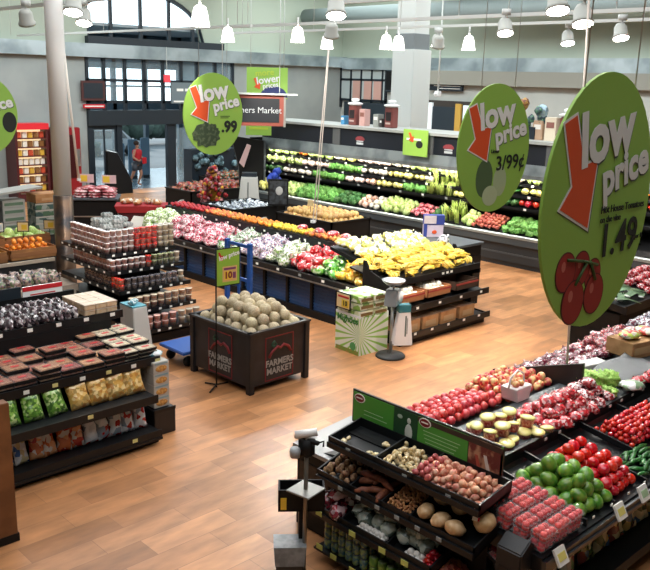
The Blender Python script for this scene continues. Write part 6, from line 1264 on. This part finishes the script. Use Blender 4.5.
# ================================================================== say which one: place words for look-alikes
ORD = ['leftmost', 'second from left', 'third from left', 'fourth from left', 'fifth from left', 'sixth from left', 'seventh from left', 'eighth from left', 'ninth from left', 'tenth from left', 'eleventh from left', 'rightmost']
def screen(o):
    d = o.matrix_world.translation - Vector((0, 0, 4.3)); w_ = d.dot(fw)
    return d.dot(RR) / w_, -d.dot(UU) / w_
SHORT = {
    'golden melon in the black bin before the wall case': 'golden melon in the black bin',
    'reddish shallot in the right compartment of the top tray': 'reddish shallot in the top tray',
    'small red tomato at the front of the black tray': 'small red tomato, black tray front',
    'bag of bright red peppers at the back of the island slope': 'bag of bright red peppers, back of the island',
    'bag of bright red peppers at the front of the island': 'bag of bright red peppers, front of the island',
    'bag of mixed green vegetables just right of the slanted divider': 'bag of mixed greens right of the slanted divider',
    'bag of red radishes just right of the green salad bags': 'bag of radishes beside the green salad bags',
    'bag of red radishes left of the slanted divider on the island': 'bag of radishes left of the slanted divider',
    'bag of yellow peppers at the right end of the island': 'bag of yellow peppers, right end of island',
    'bright red tub in the second row of the top tier': 'bright red tub, second row of top tier',
    'brownish clear bag on the lower shelf of the fruit stand': 'brownish clear bag, fruit stand lower shelf',
    'clear bag of bananas on the upper shelf behind the main banana tray': 'clear bag of bananas above the main banana tray',
    'clear bag of dark red grapes just beyond the dark end divider': 'bag of dark grapes just beyond the dark divider',
    'clear bag of dark red roots at the left end of the third tray': 'bag of dark red roots, third tray left end',
    'clear bag of pale green salad at the far left end of the island': 'bag of pale green salad, island left end',
    'clear bag of red grapes farther along the far side of the table': 'bag of red grapes, middle of table far side',
    'clear box of strawberries stacked at the corner of the table': 'clear box of strawberries at the table corner',
    'clear pack of bright red vine tomatoes in the middle of the table': 'clear pack of bright red vine tomatoes mid-table',
    'clear pack of red tomatoes in front of the grey sheet': 'red tomato pack in front of the grey sheet',
    'dark green cucumber at the front right of the red tomatoes': 'dark green cucumber right of the red tomatoes',
    'dark plastic tray of sliced food in the stacks on the tray shelf': 'dark tray of sliced food on the tray shelf',
    'green round container on the bottom shelf right of the jars': 'green round container right of the blue-green jars',
    'orange in the wooden crate of oranges at the left edge of the fruit stand': 'orange in the front wooden crate of oranges',
    'pale ginger root in the middle compartment of the top tray': 'pale ginger root heaped in the top tray',
    'pale green and cream tub at the right end of the top tier': 'pale cream tub, right end of top tier',
    'pale tray in the tall stacks at the right end of the tray shelf': 'pale tray stacked at the tray shelf right end',
    'peanut in shell in the second tray beside the large tan tubers': 'peanut in shell beside the large tan tubers',
    'pink and red wrapped fruit tray lying on the peaches of the ridge': 'pink wrapped fruit tray lying on the ridge peaches',
    'purple and white bag of produce between green bags and white-green bags': 'purple and white produce bag on the island',
    'red and orange produce bag on the dark table of red and orange produce near the entrance': 'red and orange bag on the dark entrance table',
    'red and orange produce bag on the far dark table behind the red produce table': 'muted produce bag on the farthest dark table',
    'red berry cup with pale yellow lid at the near end of the grey deck': 'red berry cup with a pale yellow lid',
    'round pale green vegetable in the brown wooden crate at the right end of the fruit stand': 'round green vegetable in the right front wooden crate',
    'yellow fruit in the rear crate of yellow fruit behind the front crates': 'yellow fruit in the middle rear crate',
    'orange in the brown wooden crate of oranges at the right end of the fruit stand': 'orange in the right front wooden crate',
    'round pale green vegetable in the rear crate of cabbages behind the front crates': 'round green vegetable in the middle rear crate',
    'round pale green vegetable in the rear crate of greens near the round column': 'round green vegetable in the rear crate nearest the column',
    'orange in the rear crate of oranges behind the front crates': 'orange in the rear crate of oranges',
    'shiny red apple at the near end of the apple side': 'shiny red apple, near end of apple side',
    'silvery bag of grapes at the far end of the table': 'silvery grape bag, far end of table',
    'small brown root in the left compartment of the second tray': 'small brown root, left of second tray',
    'small red pepper at the right end of the third tray': 'small red pepper, third tray right end',
    'small red tomato in the black tray at the right edge': 'small red tomato in the right black tray',
    'tan clear-lidded tub in the block at the right end of the top shelf': 'tan lidded tub, right end of top shelf',
    'yellow banana bunch heaped on the main tray of the banana rack': 'yellow banana bunch heaped on the main tray',
    'yellow fruit in the wooden crate of yellow fruit in the middle of the fruit stand': 'yellow fruit in the middle front wooden crate',
    'green and brown bag on the shelf below the tomatoes': 'green and brown bag below the tomatoes',
}
def shorten(lb):
    for d_ in ('top shelf', 'second shelf', 'third shelf', 'bottom deck'): lb = lb.replace(' on the %s of the wall case' % d_, ', %s of wall case' % d_)
    return SHORT.get(lb, lb)
def place_words():
    by = {}
    for o in COL.objects:
        if o.parent is None and o.type in ('MESH', 'EMPTY') and 'label' in o.keys(): by.setdefault(o['label'], []).append(o)
    for lb, os_ in by.items():
        n = len(os_)
        if n < 2: continue
        lb = shorten(lb)
        P = [(screen(o), o) for o in os_]
        if n <= 12:
            P.sort(key=lambda p: p[0][0])
            for i, (_, o) in enumerate(P): o['label'] = lb + ', ' + (ORD[i] if i < n - 1 else 'rightmost')
            continue
        big = n > 100; nc = 4 if big else 3
        P.sort(key=lambda p: p[0][0]); cols = [P[k * n // nc:(k + 1) * n // nc] for k in range(nc)]
        nr = 4 if big else (3 if n > 36 else (2 if n > 16 else 1))
        for ci, c in enumerate(cols):
            c.sort(key=lambda p: p[0][1]); m_ = len(c)
            for ri in range(nr):
                cell = c[ri * m_ // nr:(ri + 1) * m_ // nr]; cell.sort(key=lambda p: p[0][0])
                cn = (('far left', 'left', 'right', 'far right') if big else ('left', 'centre', 'right'))[ci]; rn = {1: [''], 2: ['upper ', 'lower '], 3: ['upper ', 'middle ', 'lower '], 4: ['top ', 'upper ', 'lower ', 'bottom ']}[nr][ri]
                for i, (_, o) in enumerate(cell):
                    if len(cell) <= 12: o['label'] = lb + ', ' + (ORD[i] if i < len(cell) - 1 or len(cell) == 1 else 'rightmost') + ' in ' + rn + cn
                    else: o['label'] = lb + ', ' + rn + cn + ' part'
place_words()
# price tags belong to the shelf they are clipped to, bulbs to their shade
for o in list(COL.objects):
    if o.parent is None and o.type == 'EMPTY':
        ch = list(o.children)
        sh_s = [c for c in ch if c.type == 'MESH' and any(k in c.name for k in ('shelf', 'tray', 'rail', 'deck')) and 'strip' not in c.name]
        tags_ = [c for c in ch if c.name.split('.')[0] == 'price_tag']
        if sh_s and tags_:
            for tg in tags_:
                cpt = sum((v.co for v in tg.data.vertices), Vector()) / len(tg.data.vertices)
                def dist(s_):
                    xs = [v.co for v in s_.data.vertices]
                    lo = [min(v[i] for v in xs) for i in range(3)]; hi = [max(v[i] for v in xs) for i in range(3)]
                    return sum(max(lo[i] - cpt[i], 0, cpt[i] - hi[i]) ** 2 for i in range(3)) + .01 * abs(cpt.z - lo[2])
                tg.parent = min(sh_s, key=dist)
        for a_, b_ in (('bulb', 'shade'), ('bulb', 'housing'), ('film', 'tray_base'), ('wheel', 'platform')):
            pa = [c for c in ch if c.name.split('.')[0] == b_]
            if pa:
                for c in ch:
                    if c.name.split('.')[0] == a_ and c.parent == o and pa[0].matrix_local == Matrix(): c.parent = pa[0]
